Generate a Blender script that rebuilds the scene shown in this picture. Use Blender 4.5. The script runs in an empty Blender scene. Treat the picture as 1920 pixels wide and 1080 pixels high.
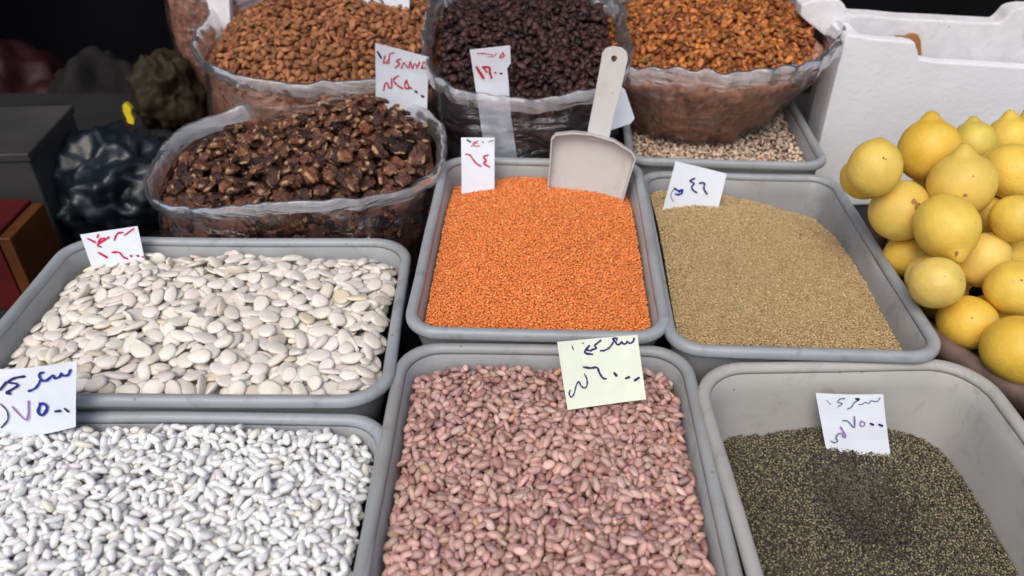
import bpy, bmesh, math, random, time
import numpy as np
from mathutils import Vector, Matrix, noise
T0 = time.time()
random.seed(7); rng = np.random.default_rng(11)
R_ = math.radians
SC = bpy.context.scene; C = SC.collection

# ------------------------------------------------------------------ camera, sky, sun, exposure
CAM_Z = 1.5; FPX = 1507.0; PITCH = R_(36)
cd = bpy.data.cameras.new('camera'); cam = bpy.data.objects.new('camera', cd); C.objects.link(cam)
cam.location = (0, 0, CAM_Z); cam.rotation_euler = (R_(90) - PITCH, 0, 0)
cd.sensor_width = 36; cd.lens = 36 * FPX / 1920; cd.clip_start = .02; cd.clip_end = 400
cd.dof.use_dof = True; cd.dof.focus_distance = .86; cd.dof.aperture_fstop = 5.0
SC.camera = cam
SUN_EL, SUN_AZ = R_(56), R_(200)        # azimuth clockwise from +Y (north)
w = bpy.data.worlds.new('World'); SC.world = w; w.use_nodes = True
sky = w.node_tree.nodes.new('ShaderNodeTexSky'); sky.sky_type = 'NISHITA'; sky.sun_disc = False
sky.sun_elevation = SUN_EL; sky.sun_rotation = SUN_AZ; sky.air_density = 1.0; sky.dust_density = 4.0; sky.ozone_density = .8
bg = w.node_tree.nodes['Background']; bg.inputs['Strength'].default_value = .15
w.node_tree.links.new(sky.outputs[0], bg.inputs['Color'])
sl = bpy.data.lights.new('sun', 'SUN'); sl.energy = .95; sl.angle = R_(40); sl.color = (1, .965, .92)
so = bpy.data.objects.new('sun', sl); C.objects.link(so)
sd = Vector((math.sin(SUN_AZ) * math.cos(SUN_EL), math.cos(SUN_AZ) * math.cos(SUN_EL), math.sin(SUN_EL)))
so.rotation_euler = sd.to_track_quat('Z', 'Y').to_euler(); so.location = (0, -2, 5)
SC.view_settings.view_transform = 'Standard'; SC.view_settings.look = 'None'
SC.view_settings.exposure = .15; SC.view_settings.gamma = 1
SC.cycles.max_bounces = 8; SC.cycles.transparent_max_bounces = 16

# ------------------------------------------------------------------ helpers
def ray(px, py):
    a = (px - 960) / FPX; u = -(py - 540) / FPX
    return Vector((a, math.cos(PITCH) + u * math.sin(PITCH), -math.sin(PITCH) + u * math.cos(PITCH)))
O = Vector((0, 0, CAM_Z))
def on_plane(px, py, p0, n):
    d = ray(px, py); return O + d * ((Vector(p0) - O).dot(n) / d.dot(n))
def at_y(px, py, y):
    d = ray(px, py); return O + d * (y / d.y)
def at_z(px, py, z):
    d = ray(px, py); return O + d * ((z - CAM_Z) / d.z)
def tag(o, label=None, cat=None, group=None, kind=None):
    if label: o['label'] = label
    if cat: o['category'] = cat
    if group: o['group'] = group
    if kind: o['kind'] = kind
    return o
def empty(name, loc, rot=(0, 0, 0)):
    o = bpy.data.objects.new(name, None); C.objects.link(o); o.location = loc; o.rotation_euler = rot
    o.empty_display_size = .02; return o
def link(name, me, mat=None, parent=None, smooth=True):
    o = bpy.data.objects.new(name, me); C.objects.link(o)
    if mat and not me.materials: me.materials.append(mat)
    if parent: o.parent = parent
    if smooth: me.polygons.foreach_set('use_smooth', [True] * len(me.polygons))
    return o
def mesh(name, v, f):
    me = bpy.data.meshes.new(name); me.from_pydata([tuple(p) for p in v], [], f); me.update(); return me
def obj(name, v, f, mat, parent=None, smooth=False):
    return link(name, mesh(name, v, f), mat, parent, smooth)
def bm_obj(name, bm, mat, parent=None, smooth=False, recalc=True):
    if recalc: bmesh.ops.recalc_face_normals(bm, faces=bm.faces)
    me = bpy.data.meshes.new(name); bm.to_mesh(me); bm.free()
    return link(name, me, mat, parent, smooth)
def nz(x, y, z): return noise.noise(Vector((x, y, z)))

# ------------------------------------------------------------------ materials
def mat(name, col, rough=.6, spec=.5, noise_amt=0, noise_scale=20, bump=0, bump_scale=60, tint=False, col2=None,
        mask_scale=8, mask_lo=.5, mask_hi=.7, sss=0, coat=0, detail=4, trans=0, coords='Object'):
    m = bpy.data.materials.new(name); m.use_nodes = True; nt = m.node_tree; N = nt.nodes; L = nt.links
    b = N['Principled BSDF']; b.inputs['Roughness'].default_value = rough
    b.inputs['Specular IOR Level'].default_value = spec
    b.inputs['Coat Weight'].default_value = coat
    if sss:
        b.inputs['Subsurface Weight'].default_value = sss; b.inputs['Subsurface Radius'].default_value = (.004, .003, .002)
        b.inputs['Subsurface Scale'].default_value = 1
    tc = N.new('ShaderNodeTexCoord'); co = tc.outputs[coords]
    rgb = N.new('ShaderNodeRGB'); rgb.outputs[0].default_value = (*col, 1); cur = rgb.outputs[0]
    if tint:
        a = N.new('ShaderNodeAttribute'); a.attribute_name = 'tint'; mx = N.new('ShaderNodeMix'); mx.data_type = 'RGBA'; mx.blend_type = 'MULTIPLY'
        mx.inputs[0].default_value = 1; L.new(cur, mx.inputs[6]); L.new(a.outputs['Color'], mx.inputs[7]); cur = mx.outputs[2]
    if col2:
        n = N.new('ShaderNodeTexNoise'); n.inputs['Scale'].default_value = mask_scale; n.inputs['Detail'].default_value = 5; L.new(co, n.inputs['Vector'])
        mr = N.new('ShaderNodeMapRange'); mr.inputs[1].default_value = mask_lo; mr.inputs[2].default_value = mask_hi; L.new(n.outputs['Fac'], mr.inputs[0])
        mx = N.new('ShaderNodeMix'); mx.data_type = 'RGBA'; L.new(mr.outputs[0], mx.inputs[0]); L.new(cur, mx.inputs[6]); mx.inputs[7].default_value = (*col2, 1); cur = mx.outputs[2]
    if noise_amt:
        n = N.new('ShaderNodeTexNoise'); n.inputs['Scale'].default_value = noise_scale; n.inputs['Detail'].default_value = detail; L.new(co, n.inputs['Vector'])
        mr = N.new('ShaderNodeMapRange'); mr.inputs[1].default_value = .3; mr.inputs[2].default_value = .7
        mr.inputs[3].default_value = 1 - noise_amt; mr.inputs[4].default_value = 1 + noise_amt; L.new(n.outputs['Fac'], mr.inputs[0])
        vm = N.new('ShaderNodeVectorMath'); vm.operation = 'SCALE'; L.new(cur, vm.inputs[0]); L.new(mr.outputs[0], vm.inputs['Scale']); cur = vm.outputs[0]
    L.new(cur, b.inputs['Base Color'])
    if bump:
        n = N.new('ShaderNodeTexNoise'); n.inputs['Scale'].default_value = bump_scale; n.inputs['Detail'].default_value = 4; L.new(co, n.inputs['Vector'])
        bp = N.new('ShaderNodeBump'); bp.inputs['Strength'].default_value = 1; bp.inputs['Distance'].default_value = bump
        L.new(n.outputs['Fac'], bp.inputs['Height']); L.new(bp.outputs[0], b.inputs['Normal'])
    return m

def worn(m, scale=90, amt=.10, stain=(.13,.12,.10), st_amt=.35):
    nt = m.node_tree; N = nt.nodes; L = nt.links; b = N['Principled BSDF']; cur = b.inputs['Base Color'].links[0].from_socket
    tc = N.new('ShaderNodeTexCoord'); out = None
    for rot in (.6, 2.2):
        mp = N.new('ShaderNodeMapping'); mp.inputs['Scale'].default_value = (1, .03, .16); mp.inputs['Rotation'].default_value = (.5, .3, rot); L.new(tc.outputs['Object'], mp.inputs[0])
        n = N.new('ShaderNodeTexNoise'); n.inputs['Scale'].default_value = scale*4; n.inputs['Detail'].default_value = 2; L.new(mp.outputs[0], n.inputs['Vector'])
        mr = N.new('ShaderNodeMapRange'); mr.inputs[1].default_value = .63; mr.inputs[2].default_value = .78; L.new(n.outputs['Fac'], mr.inputs[0])
        if out is None: out = mr.outputs[0]
        else:
            mx = N.new('ShaderNodeMath'); mx.operation = 'MAXIMUM'; L.new(out, mx.inputs[0]); L.new(mr.outputs[0], mx.inputs[1]); out = mx.outputs[0]
    gn = N.new('ShaderNodeTexNoise'); gn.inputs['Scale'].default_value = 11; gn.inputs['Detail'].default_value = 3; L.new(tc.outputs['Object'], gn.inputs['Vector'])
    gm = N.new('ShaderNodeMapRange'); gm.inputs[1].default_value = .48; gm.inputs[2].default_value = .68; gm.inputs[4].default_value = amt*2; L.new(gn.outputs['Fac'], gm.inputs[0])
    sc = N.new('ShaderNodeMath'); sc.operation = 'MULTIPLY'; L.new(gm.outputs[0], sc.inputs[1]); L.new(out, sc.inputs[0])
    a = N.new('ShaderNodeMix'); a.data_type = 'RGBA'; L.new(sc.outputs[0], a.inputs[0]); L.new(cur, a.inputs[6]); a.inputs[7].default_value = (.55,.55,.54,1)
    n2 = N.new('ShaderNodeTexNoise'); n2.inputs['Scale'].default_value = 26; n2.inputs['Detail'].default_value = 8; n2.inputs['Roughness'].default_value = .7; n2.inputs['Distortion'].default_value = .8; L.new(tc.outputs['Object'], n2.inputs['Vector'])
    m2 = N.new('ShaderNodeMapRange'); m2.inputs[1].default_value = .54; m2.inputs[2].default_value = .72; m2.inputs[4].default_value = st_amt; L.new(n2.outputs['Fac'], m2.inputs[0])
    c = N.new('ShaderNodeMix'); c.data_type = 'RGBA'; L.new(m2.outputs[0], c.inputs[0]); L.new(a.outputs[2], c.inputs[6]); c.inputs[7].default_value = (*stain,1)
    n3 = N.new('ShaderNodeTexVoronoi'); n3.inputs['Scale'].default_value = 38; L.new(tc.outputs['Object'], n3.inputs['Vector'])
    m3 = N.new('ShaderNodeMapRange'); m3.inputs[1].default_value = .035; m3.inputs[2].default_value = .075; m3.inputs[3].default_value = .55; m3.inputs[4].default_value = 0; L.new(n3.outputs['Distance'], m3.inputs[0])
    d = N.new('ShaderNodeMix'); d.data_type = 'RGBA'; L.new(m3.outputs[0], d.inputs[0]); L.new(c.outputs[2], d.inputs[6]); d.inputs[7].default_value = (.09,.08,.07,1)
    L.new(d.outputs[2], b.inputs['Base Color'])
    r2 = N.new('ShaderNodeMapRange'); r2.inputs[3].default_value = b.inputs['Roughness'].default_value-.1; r2.inputs[4].default_value = b.inputs['Roughness'].default_value+.2; L.new(n2.outputs['Fac'], r2.inputs[0]); L.new(r2.outputs[0], b.inputs['Roughness'])

def film_mat(name, opac, white=(.62, .66, .70), gloss=.3, wr=18, rough=.16, streak=.5, bd=.008, zs=2.2):
    """thin plastic film: mostly clear, milky where creased, with wrinkled highlights"""
    m = bpy.data.materials.new(name); m.use_nodes = True; nt = m.node_tree; N = nt.nodes; L = nt.links; N.clear()
    out = N.new('ShaderNodeOutputMaterial'); tr = N.new('ShaderNodeBsdfTransparent'); di = N.new('ShaderNodeBsdfDiffuse')
    tl = N.new('ShaderNodeBsdfTranslucent'); gl = N.new('ShaderNodeBsdfGlossy'); gl.inputs['Roughness'].default_value = rough
    rg = N.new('ShaderNodeTexNoise'); rg.noise_type = 'RIDGED_MULTIFRACTAL'; rg.inputs['Scale'].default_value = wr*.8; rg.inputs['Detail'].default_value = 3; rg.inputs['Distortion'].default_value = .6
    tr.inputs[0].default_value = (.97, .97, .97, 1); di.inputs[0].default_value = (*white, 1); tl.inputs[0].default_value = (*white, 1)
    tc = N.new('ShaderNodeTexCoord'); mp = N.new('ShaderNodeMapping'); mp.inputs['Scale'].default_value = (1, 1, zs); mp.inputs['Rotation'].default_value = (.12, .18, .2)
    L.new(tc.outputs['Object'], mp.inputs[0])
    n = N.new('ShaderNodeTexNoise'); n.inputs['Scale'].default_value = wr; n.inputs['Detail'].default_value = 5; n.inputs['Distortion'].default_value = 1.2; L.new(mp.outputs[0], n.inputs['Vector'])
    L.new(mp.outputs[0], rg.inputs['Vector']); hs_ = N.new('ShaderNodeMath'); hs_.operation = 'MULTIPLY_ADD'; hs_.inputs[1].default_value = .35; L.new(rg.outputs['Fac'], hs_.inputs[0]); L.new(n.outputs['Fac'], hs_.inputs[2])
    bp = N.new('ShaderNodeBump'); bp.inputs['Distance'].default_value = bd; bp.inputs['Strength'].default_value = 1; L.new(hs_.outputs[0], bp.inputs['Height'])
    for s in (di, gl): L.new(bp.outputs[0], s.inputs['Normal'])
    ad = N.new('ShaderNodeMixShader'); ad.inputs[0].default_value = .35; L.new(di.outputs[0], ad.inputs[1]); L.new(tl.outputs[0], ad.inputs[2])
    mr = N.new('ShaderNodeMapRange'); mr.inputs[1].default_value = .45; mr.inputs[2].default_value = 1.15
    mr.inputs[3].default_value = opac * (1 - streak); mr.inputs[4].default_value = min(1, opac * (1 + streak)); L.new(hs_.outputs[0], mr.inputs[0])
    m1 = N.new('ShaderNodeMixShader'); L.new(mr.outputs[0], m1.inputs[0]); L.new(tr.outputs[0], m1.inputs[1]); L.new(ad.outputs[0], m1.inputs[2])
    lw = N.new('ShaderNodeLayerWeight'); lw.inputs[0].default_value = .35; L.new(bp.outputs[0], lw.inputs['Normal'])
    mu = N.new('ShaderNodeMath'); mu.operation = 'MULTIPLY_ADD'; mu.inputs[1].default_value = gloss; mu.inputs[2].default_value = .03; L.new(lw.outputs['Fresnel'], mu.inputs[0])
    m2 = N.new('ShaderNodeMixShader'); L.new(mu.outputs[0], m2.inputs[0]); L.new(m1.outputs[0], m2.inputs[1]); L.new(gl.outputs[0], m2.inputs[2])
    L.new(m2.outputs[0], out.inputs[0]); return m

M = {}
M['tub'] = mat('grey_plastic', (.30, .312, .315), .42, .5, .10, 9, .0006, 30, col2=(.25, .24, .215), mask_scale=7, mask_lo=.5, mask_hi=.75)
M['tub_rim'] = mat('grey_plastic_rim', (.31, .335, .35), .36, .5, .08, 14, .0005, 40, col2=(.24, .235, .22), mask_scale=11, mask_lo=.55, mask_hi=.8)
M['tub_old'] = mat('worn_plastic', (.40, .395, .37), .5, .4, .08, 7, .0006, 30, col2=(.30, .29, .265), mask_scale=6, mask_lo=.5, mask_hi=.75)
M['lima'] = mat('lima_skin', (.76, .71, .63), .42, .4, .06, 60, .0003, 220, tint=True, sss=.15)
M['white'] = mat('white_bean_skin', (.82, .81, .79), .36, .45, .05, 80, .0002, 260, tint=True, sss=.15)
M['pinto'] = mat('pink_bean_skin', (.50, .305, .262), .42, .4, .16, 260, .0002, 260, tint=True)
M['lentil'] = mat('red_lentil_skin', (.86, .265, .075), .6, .3, tint=True, sss=.3)
M['bulgur'] = mat('bulgur_grain', (.62, .45, .235), .65, .3, tint=True, sss=.3)
M['seed'] = mat('dark_green_seed', (.215, .190, .120), .55, .35, tint=True)
M['pea'] = mat('black_eyed_pea_skin', (.70, .55, .42), .5, .35, tint=True)
M['walnut'] = mat('walnut_kernel', (.115, .046, .028), .5, .35, .5, 150, .0040, 210, tint=True, col2=(.36, .22, .11), mask_scale=85, mask_lo=.56, mask_hi=.64)
M['almond'] = mat('almond_skin', (.30, .125, .055), .65, .25, .28, 130, .0006, 210, tint=True)
M['raisin'] = mat('dark_raisin_skin', (.042, .017, .016), .5, .35, .3, 180, .0008, 260, tint=True)
M['golden'] = mat('golden_raisin_skin', (.37, .125, .028), .5, .5, .25, 160, .0008, 240, tint=True)
M['packed_golden'] = mat('packed_golden_raisins', (.56, .28, .19), .6, .3, .5, 95, .004, 110)
M['packed_raisin'] = mat('packed_dark_raisins', (.030, .017, .018), .6, .3, .3, 60, .002, 90)
M['packed_walnut'] = mat('packed_walnuts', (.20, .09, .06), .6, .3, .4, 50, .003, 70)
M['packed_almond'] = mat('packed_almonds', (.38, .19, .12), .6, .3, .3, 70, .002, 90)
M['film'] = film_mat('clear_film', .07, gloss=.9, wr=13, rough=.09, bd=.016, streak=.9)
M['film_g'] = film_mat('milky_film', .20, white=(.52, .46, .44), gloss=.8, wr=13, rough=.10, streak=.9, bd=.018)
M['collar'] = film_mat('gathered_film', .72, white=(.72,.75,.78), gloss=.7, wr=8, rough=.14, streak=.55, bd=.007, zs=4)
M['paper'] = mat('white_paper', (.72, .77, .83), .7, .2, .03, 40)
M['paper_y'] = mat('yellowish_paper', (.70, .76, .62), .7, .2, .03, 40)
M['scoop'] = mat('scoop_plastic', (.66, .65, .62), .38, .5, .05, 12, .0004, 40)
M['ink_red'] = mat('red_ink', (.52, .025, .075), .6, .2)
M['ink_blue'] = mat('blue_ink', (.018, .035, .26), .6, .2)
M['ink_navy'] = mat('navy_ink', (.02, .022, .13), .6, .2)
M['ink_black'] = mat('black_ink', (.03, .035, .045), .6, .2)
M['ink_purple'] = mat('purple_ink', (.30, .16, .42), .6, .2)
M['ink_grey'] = mat('grey_blue_ink', (.14, .15, .27), .6, .2)
M['lemon'] = mat('lemon_peel', (.76, .53, .085), .46, .4, .10, 34, .0006, 300, tint=True, sss=.12, col2=(.56, .44, .09), mask_scale=20, mask_lo=.56, mask_hi=.74)
M['lemon_mark'] = mat('lemon_scar', (.33, .17, .05), .8, .2, .3, 200)
M['foam'] = mat('white_foam', (.80, .815, .83), .7, .25, .04, 12, .0008, 120, col2=(.72,.735,.75), mask_scale=9, mask_lo=.6, mask_hi=.8)
M['foam_old'] = mat('soiled_foam', (.74, .74, .75), .75, .25, .07, 25, .0012, 90, col2=(.62,.61,.59), mask_scale=18, mask_lo=.58, mask_hi=.75)
M['brown'] = mat('brown_cardboard', (.36, .17, .06), .8, .2, .2, 40)
M['tray_brown'] = mat('dark_wicker', (.15, .105, .085), .7, .3, .3, 50, .001, 60)
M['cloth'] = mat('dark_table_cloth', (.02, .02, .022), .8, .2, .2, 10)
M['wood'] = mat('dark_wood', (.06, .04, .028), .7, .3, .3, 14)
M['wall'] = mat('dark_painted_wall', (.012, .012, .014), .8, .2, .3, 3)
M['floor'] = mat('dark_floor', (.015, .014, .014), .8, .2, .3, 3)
M['ground'] = mat('street_asphalt', (.11, .11, .11), .9, .2, .2, 6)
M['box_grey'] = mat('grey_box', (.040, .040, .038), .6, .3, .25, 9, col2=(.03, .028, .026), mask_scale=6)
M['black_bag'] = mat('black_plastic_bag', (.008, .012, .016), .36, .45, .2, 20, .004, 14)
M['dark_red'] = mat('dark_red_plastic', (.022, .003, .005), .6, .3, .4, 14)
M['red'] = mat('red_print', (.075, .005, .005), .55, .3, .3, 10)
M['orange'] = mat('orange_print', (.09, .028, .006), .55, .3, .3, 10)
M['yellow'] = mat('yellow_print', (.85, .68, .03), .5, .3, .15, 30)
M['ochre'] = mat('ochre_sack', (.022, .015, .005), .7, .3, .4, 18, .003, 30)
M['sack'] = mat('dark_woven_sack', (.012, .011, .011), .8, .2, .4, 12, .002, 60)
M['pale_grain'] = mat('pale_grain_skin', (.42, .40, .24), .6, .3, tint=True)
M['pale'] = mat('pale_plastic', (.50, .49, .43), .5, .4, .1, 10)

worn(M['tub'], amt=.2, st_amt=.5); worn(M['tub_rim'], amt=.25, st_amt=.5); worn(M['tub_old'], amt=.28, stain=(.17,.155,.125), st_amt=.5); worn(M['foam_old'], amt=0, stain=(.36,.34,.31), st_amt=.45); worn(M['scoop'], amt=.08, stain=(.3,.22,.15), st_amt=.3)
def add_clear(m, fac, tl=.25):
    nt = m.node_tree; N = nt.nodes; L = nt.links; b = N['Principled BSDF']; o = [q for q in N if q.type == 'OUTPUT_MATERIAL'][0]
    t = N.new('ShaderNodeBsdfTransparent'); t2 = N.new('ShaderNodeBsdfTranslucent'); t2.inputs[0].default_value = (.6,.59,.57,1); a = N.new('ShaderNodeMixShader'); a.inputs[0].default_value = tl
    L.new(b.outputs[0], a.inputs[1]); L.new(t2.outputs[0], a.inputs[2]); c = N.new('ShaderNodeMixShader'); c.inputs[0].default_value = fac; L.new(a.outputs[0], c.inputs[1]); L.new(t.outputs[0], c.inputs[2]); L.new(c.outputs[0], o.inputs[0])
add_clear(M['scoop'], .07, .15)

# ------------------------------------------------------------------ the setting
ZT = .80      # table top height
def box_v(x0, x1, y0, y1, z0, z1):
    return [(x0,y0,z0),(x1,y0,z0),(x1,y1,z0),(x0,y1,z0),(x0,y0,z1),(x1,y0,z1),(x1,y1,z1),(x0,y1,z1)]
BF = [(0,3,2,1),(4,5,6,7),(0,1,5,4),(1,2,6,5),(2,3,7,6),(3,0,4,7)]
def box(name, a, m, parent=None, bevel=0):
    bm = bmesh.new(); vs = [bm.verts.new(p) for p in box_v(*a)]
    for f in BF: bm.faces.new([vs[i] for i in f])
    if bevel: bmesh.ops.bevel(bm, geom=bm.edges[:], offset=bevel, segments=3, profile=.6, affect='EDGES')
    return bm_obj(name, bm, m, parent, smooth=False)
tag(obj('ground', [(-60,-60,0),(60,-60,0),(60,60,0),(-60,60,0)], [(0,1,2,3)], M['ground']), kind='structure')
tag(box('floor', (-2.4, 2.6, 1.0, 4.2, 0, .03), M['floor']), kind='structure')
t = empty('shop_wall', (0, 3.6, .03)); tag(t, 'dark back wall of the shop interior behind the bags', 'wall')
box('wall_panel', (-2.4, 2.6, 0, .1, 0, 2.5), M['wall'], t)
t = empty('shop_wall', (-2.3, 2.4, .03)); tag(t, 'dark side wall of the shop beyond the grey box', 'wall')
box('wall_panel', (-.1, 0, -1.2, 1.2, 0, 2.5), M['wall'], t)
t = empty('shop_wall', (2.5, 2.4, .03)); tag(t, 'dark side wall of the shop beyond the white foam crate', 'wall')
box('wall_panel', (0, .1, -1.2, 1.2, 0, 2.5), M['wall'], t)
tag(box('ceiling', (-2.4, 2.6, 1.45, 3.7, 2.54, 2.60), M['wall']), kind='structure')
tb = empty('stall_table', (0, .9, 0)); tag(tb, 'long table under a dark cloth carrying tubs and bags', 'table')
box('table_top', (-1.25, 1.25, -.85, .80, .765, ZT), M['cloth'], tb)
for sx in (-1.15, 1.10):
    for sy in (-.78, .72): box('leg', (sx, sx+.05, sy, sy+.05, 0, .765), M['wood'], tb)

# ------------------------------------------------------------------ tubs
def rrect(w_, d_, r, n=9):
    """rounded rectangle, half sizes w_, d_"""
    pts = []
    for cx, cy, a0 in ((w_-r, d_-r, 0), (-w_+r, d_-r, 90), (-w_+r, -d_+r, 180), (w_-r, -d_+r, 270)):
        for k in range(n):
            a = R_(a0 + 90*k/(n-1)); pts.append((cx + r*math.cos(a), cy + r*math.sin(a)))
    # densify straight sides
    out = []
    for i, p in enumerate(pts):
        q = pts[(i+1) % len(pts)]; out.append(p); L_ = math.hypot(q[0]-p[0], q[1]-p[1])
        if L_ > .05:
            for k in range(1, 6): out.append((p[0]+(q[0]-p[0])*k/6, p[1]+(q[1]-p[1])*k/6))
    return out
TAPER = .20; RIMW = .0125
def loft(rings, closed_end=None, loop=False):
    v, f = [], []; n = len(rings[0])
    for r in rings: v += r
    m_ = len(rings)
    for i in range(m_ if loop else m_-1):
        j = (i+1) % m_
        for k in range(n):
            f.append((i*n+k, i*n+(k+1) % n, j*n+(k+1) % n, j*n+k))
    if closed_end is not None: f.append(tuple(range(closed_end*n, closed_end*n+n)))
    return v, f
def tub(label, loc, rot, w_, d_, h, rad=.045, group='grey plastic tubs', m1='tub', m2='tub_rim', seed=0):
    t = empty('plastic_tub', (loc[0], loc[1], loc[2]+CAM_Z), [R_(a) for a in rot]); tag(t, label, 'tub', group)
    t.rotation_mode = 'XYZ'
    def ring(o, z):
        base = rrect(w_/2-o, d_/2-o, max(rad-o*.8, .012))
        return [(x + .0022*nz(x*7+seed, y*7, 3.1), y + .0022*nz(x*7, y*7+seed, 9.7), z + .0018*nz(x*5+seed, y*5, .5)) for x, y in base]
    # rim: closed rolled lip
    pr = [(.0052,-.0125),(.0012,-.0115),(-.0002,-.0085),(0,-.0035),(.0016,-.0008),(.005,.0006),(.0085,.0002),(.0112,-.0015),(RIMW,-.0045),(RIMW+.0004,-.008),(.0102,-.008),(.0085,-.0045),(.006,-.004),(.0042,-.006)]
    v, f = loft([ring(o, z) for o, z in pr], loop=True)
    rim = obj('rim', v, f, M[m2], t, smooth=True)
    # basin: inner wall down, floor, outer wall up
    pi = [(.0108,-.0065),(.0135,-.0085),(.0135+.004,-.0285)]
    k = 7
    for i in range(1, k): pi.append((.0175+TAPER*(h-.05)*i/k, -.0285-(h-.05)*i/k))
    pi += [(.0175+TAPER*(h-.05)+.004, -h+.010), (.0175+TAPER*(h-.05)+.012, -h+.004), (.0175+TAPER*(h-.05)+.02, -h+.002)]
    po = [(.0175+TAPER*(h-.05)+.02, -h-.001), (.0175+TAPER*(h-.05)+.006, -h-.001), (.0175+TAPER*(h-.05)-.002, -h+.006), (.0110, -.032),(.0085,-.0100),(.0092,-.0070)]
    n = len(ring(0, 0)); v, f = loft([ring(o, z) for o, z in pi])
    f.append(tuple((len(pi)-1)*n+k for k in range(n)))
    v2, f2 = loft([ring(o, z) for o, z in po]); off = len(v); v += v2; f += [tuple(i+off for i in q) for q in f2]; f.append(tuple(off+k for k in range(n)))
    bs = obj('basin', v, f, M[m1], t, smooth=True)
    bpy.context.view_layer.update()
    mw = Matrix.LocRotScale(t.location, t.rotation_euler.to_quaternion(), None)
    return t, mw, w_, d_, rad

TUBS = {}
TUBS['A'] = tub('wide grey tub holding the large flat lima beans', (-.3457,.7294,-.5559), (-2.4,1.7,1.6), .442,.318,.125, .05, seed=1)
TUBS['B'] = tub('grey tub heaped with small white beans at the front', (-.352,.3695,-.5700), (0,0,-.5), .47,.415,.13, .045, seed=2)
TUBS['C'] = tub('grey tub of orange lentils with a scoop standing in it', (.0345,.8651,-.5403), (1.1,-.3,-2.3), .292,.401,.125, .04, seed=3)
TUBS['E'] = tub('grey tub of golden bulgur beside the lemons', (.3222,.8562,-.5556), (-3.2,-.2,-3.4), .292,.446,.125, .04, seed=4)
TUBS['P'] = tub('pale grey tub filled with pink speckled beans', (.0300,.4670,-.5660), (1.3,-.4,-1.2), .316,.41,.125, .045, m1='tub', m2='tub', seed=5)
TUBS['D'] = tub('deep worn tub half filled with dark green seeds', (.3425,.431,-.5580), (0,0,1.0), .309,.42,.125, .056, m1='tub_old', m2='tub_old', seed=6)
TUBS['F'] = tub('grey tub of black-eyed peas under the golden raisin bag', (.332,1.265,-.548), (0,0,-3.0), .300,.39,.125, .035, seed=7)

# ------------------------------------------------------------------ grain templates
def sphere_t(nlon, nlat):
    v = [(0,0,-1)]
    for i in range(1, nlat):
        a = -math.pi/2 + math.pi*i/nlat
        for k in range(nlon):
            b = 2*math.pi*(k+.5*(i % 2))/nlon; v.append((math.cos(a)*math.cos(b), math.cos(a)*math.sin(b), math.sin(a)))
    v.append((0,0,1)); f = []
    for k in range(nlon): f.append((0, 1+(k+1) % nlon, 1+k))
    for i in range(nlat-2):
        for k in range(nlon):
            a = 1+i*nlon+k; b = 1+i*nlon+(k+1) % nlon; c = a+nlon; d = b+nlon
            f += [(a,b,d),(a,d,c)]
    top = len(v)-1
    for k in range(nlon): f.append((top, 1+(nlat-2)*nlon+k, 1+(nlat-2)*nlon+(k+1) % nlon))
    return np.array(v), np.array(f)
def ico_t(sub):
    bm = bmesh.new(); bmesh.ops.create_icosphere(bm, subdivisions=sub, radius=1)
    v = np.array([q.co[:] for q in bm.verts]); f = np.array([[q.index for q in g.verts] for g in bm.faces]); bm.free(); return v, f
OCT = (np.array([(1,0,0),(-1,0,0),(0,1,0),(0,-1,0),(0,0,1),(0,0,-1)], float), np.array([(0,2,4),(2,1,4),(1,3,4),(3,0,4),(2,0,5),(1,2,5),(3,1,5),(0,3,5)]))
def bean_shape(v, bend=.18, flat=0, asym=0, blunt=0):
    v = v.copy(); x = v[:,0].copy()
    if blunt: v[:,0] = np.sign(x)*np.abs(x)**(1-blunt)
    s = 1 + asym*x; v[:,1] *= s; v[:,2] *= s
    v[:,1] -= bend*(1-x**2) - bend*.5
    v[:,1] = np.where(v[:,1] > 0, v[:,1], v[:,1])
    return v
def lumpy(v, amt, sc, seed):
    out = v.copy()
    for i, p in enumerate(v):
        n = nz(p[0]*sc+seed, p[1]*sc, p[2]*sc) + .5*nz(p[0]*sc*2.1, p[1]*sc*2.1+seed, p[2]*sc*2.1); out[i] = p*(1+amt*n)
    return out
def walnut_shape(seed):
    v, f = ico_t(3); o = v.copy(); q = seed*3.7
    for i, p in enumerate(v):
        x, y, z = p
        rg = 1 - 2.2*abs(nz(x*2.6+q, y*2.6, z*2.6)); rg2 = 1 - 2*abs(nz(x*5.5, y*5.5+q, z*5.5))
        r = .72 + .30*rg + .13*rg2 + .35*nz(x*1.5, y*1.5+q, z*1.5)
        r *= 1 - .45*math.exp(-(y/.12)**2)*(.5+.5*abs(z))
        if z < -.1: r *= .55                                              # hollow underside of a half
        o[i] = (x*r*1.15, y*r*1.1, z*r + .35*(x*x+y*y)*(-1 if seed % 3 else .8))
    return o, f

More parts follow.
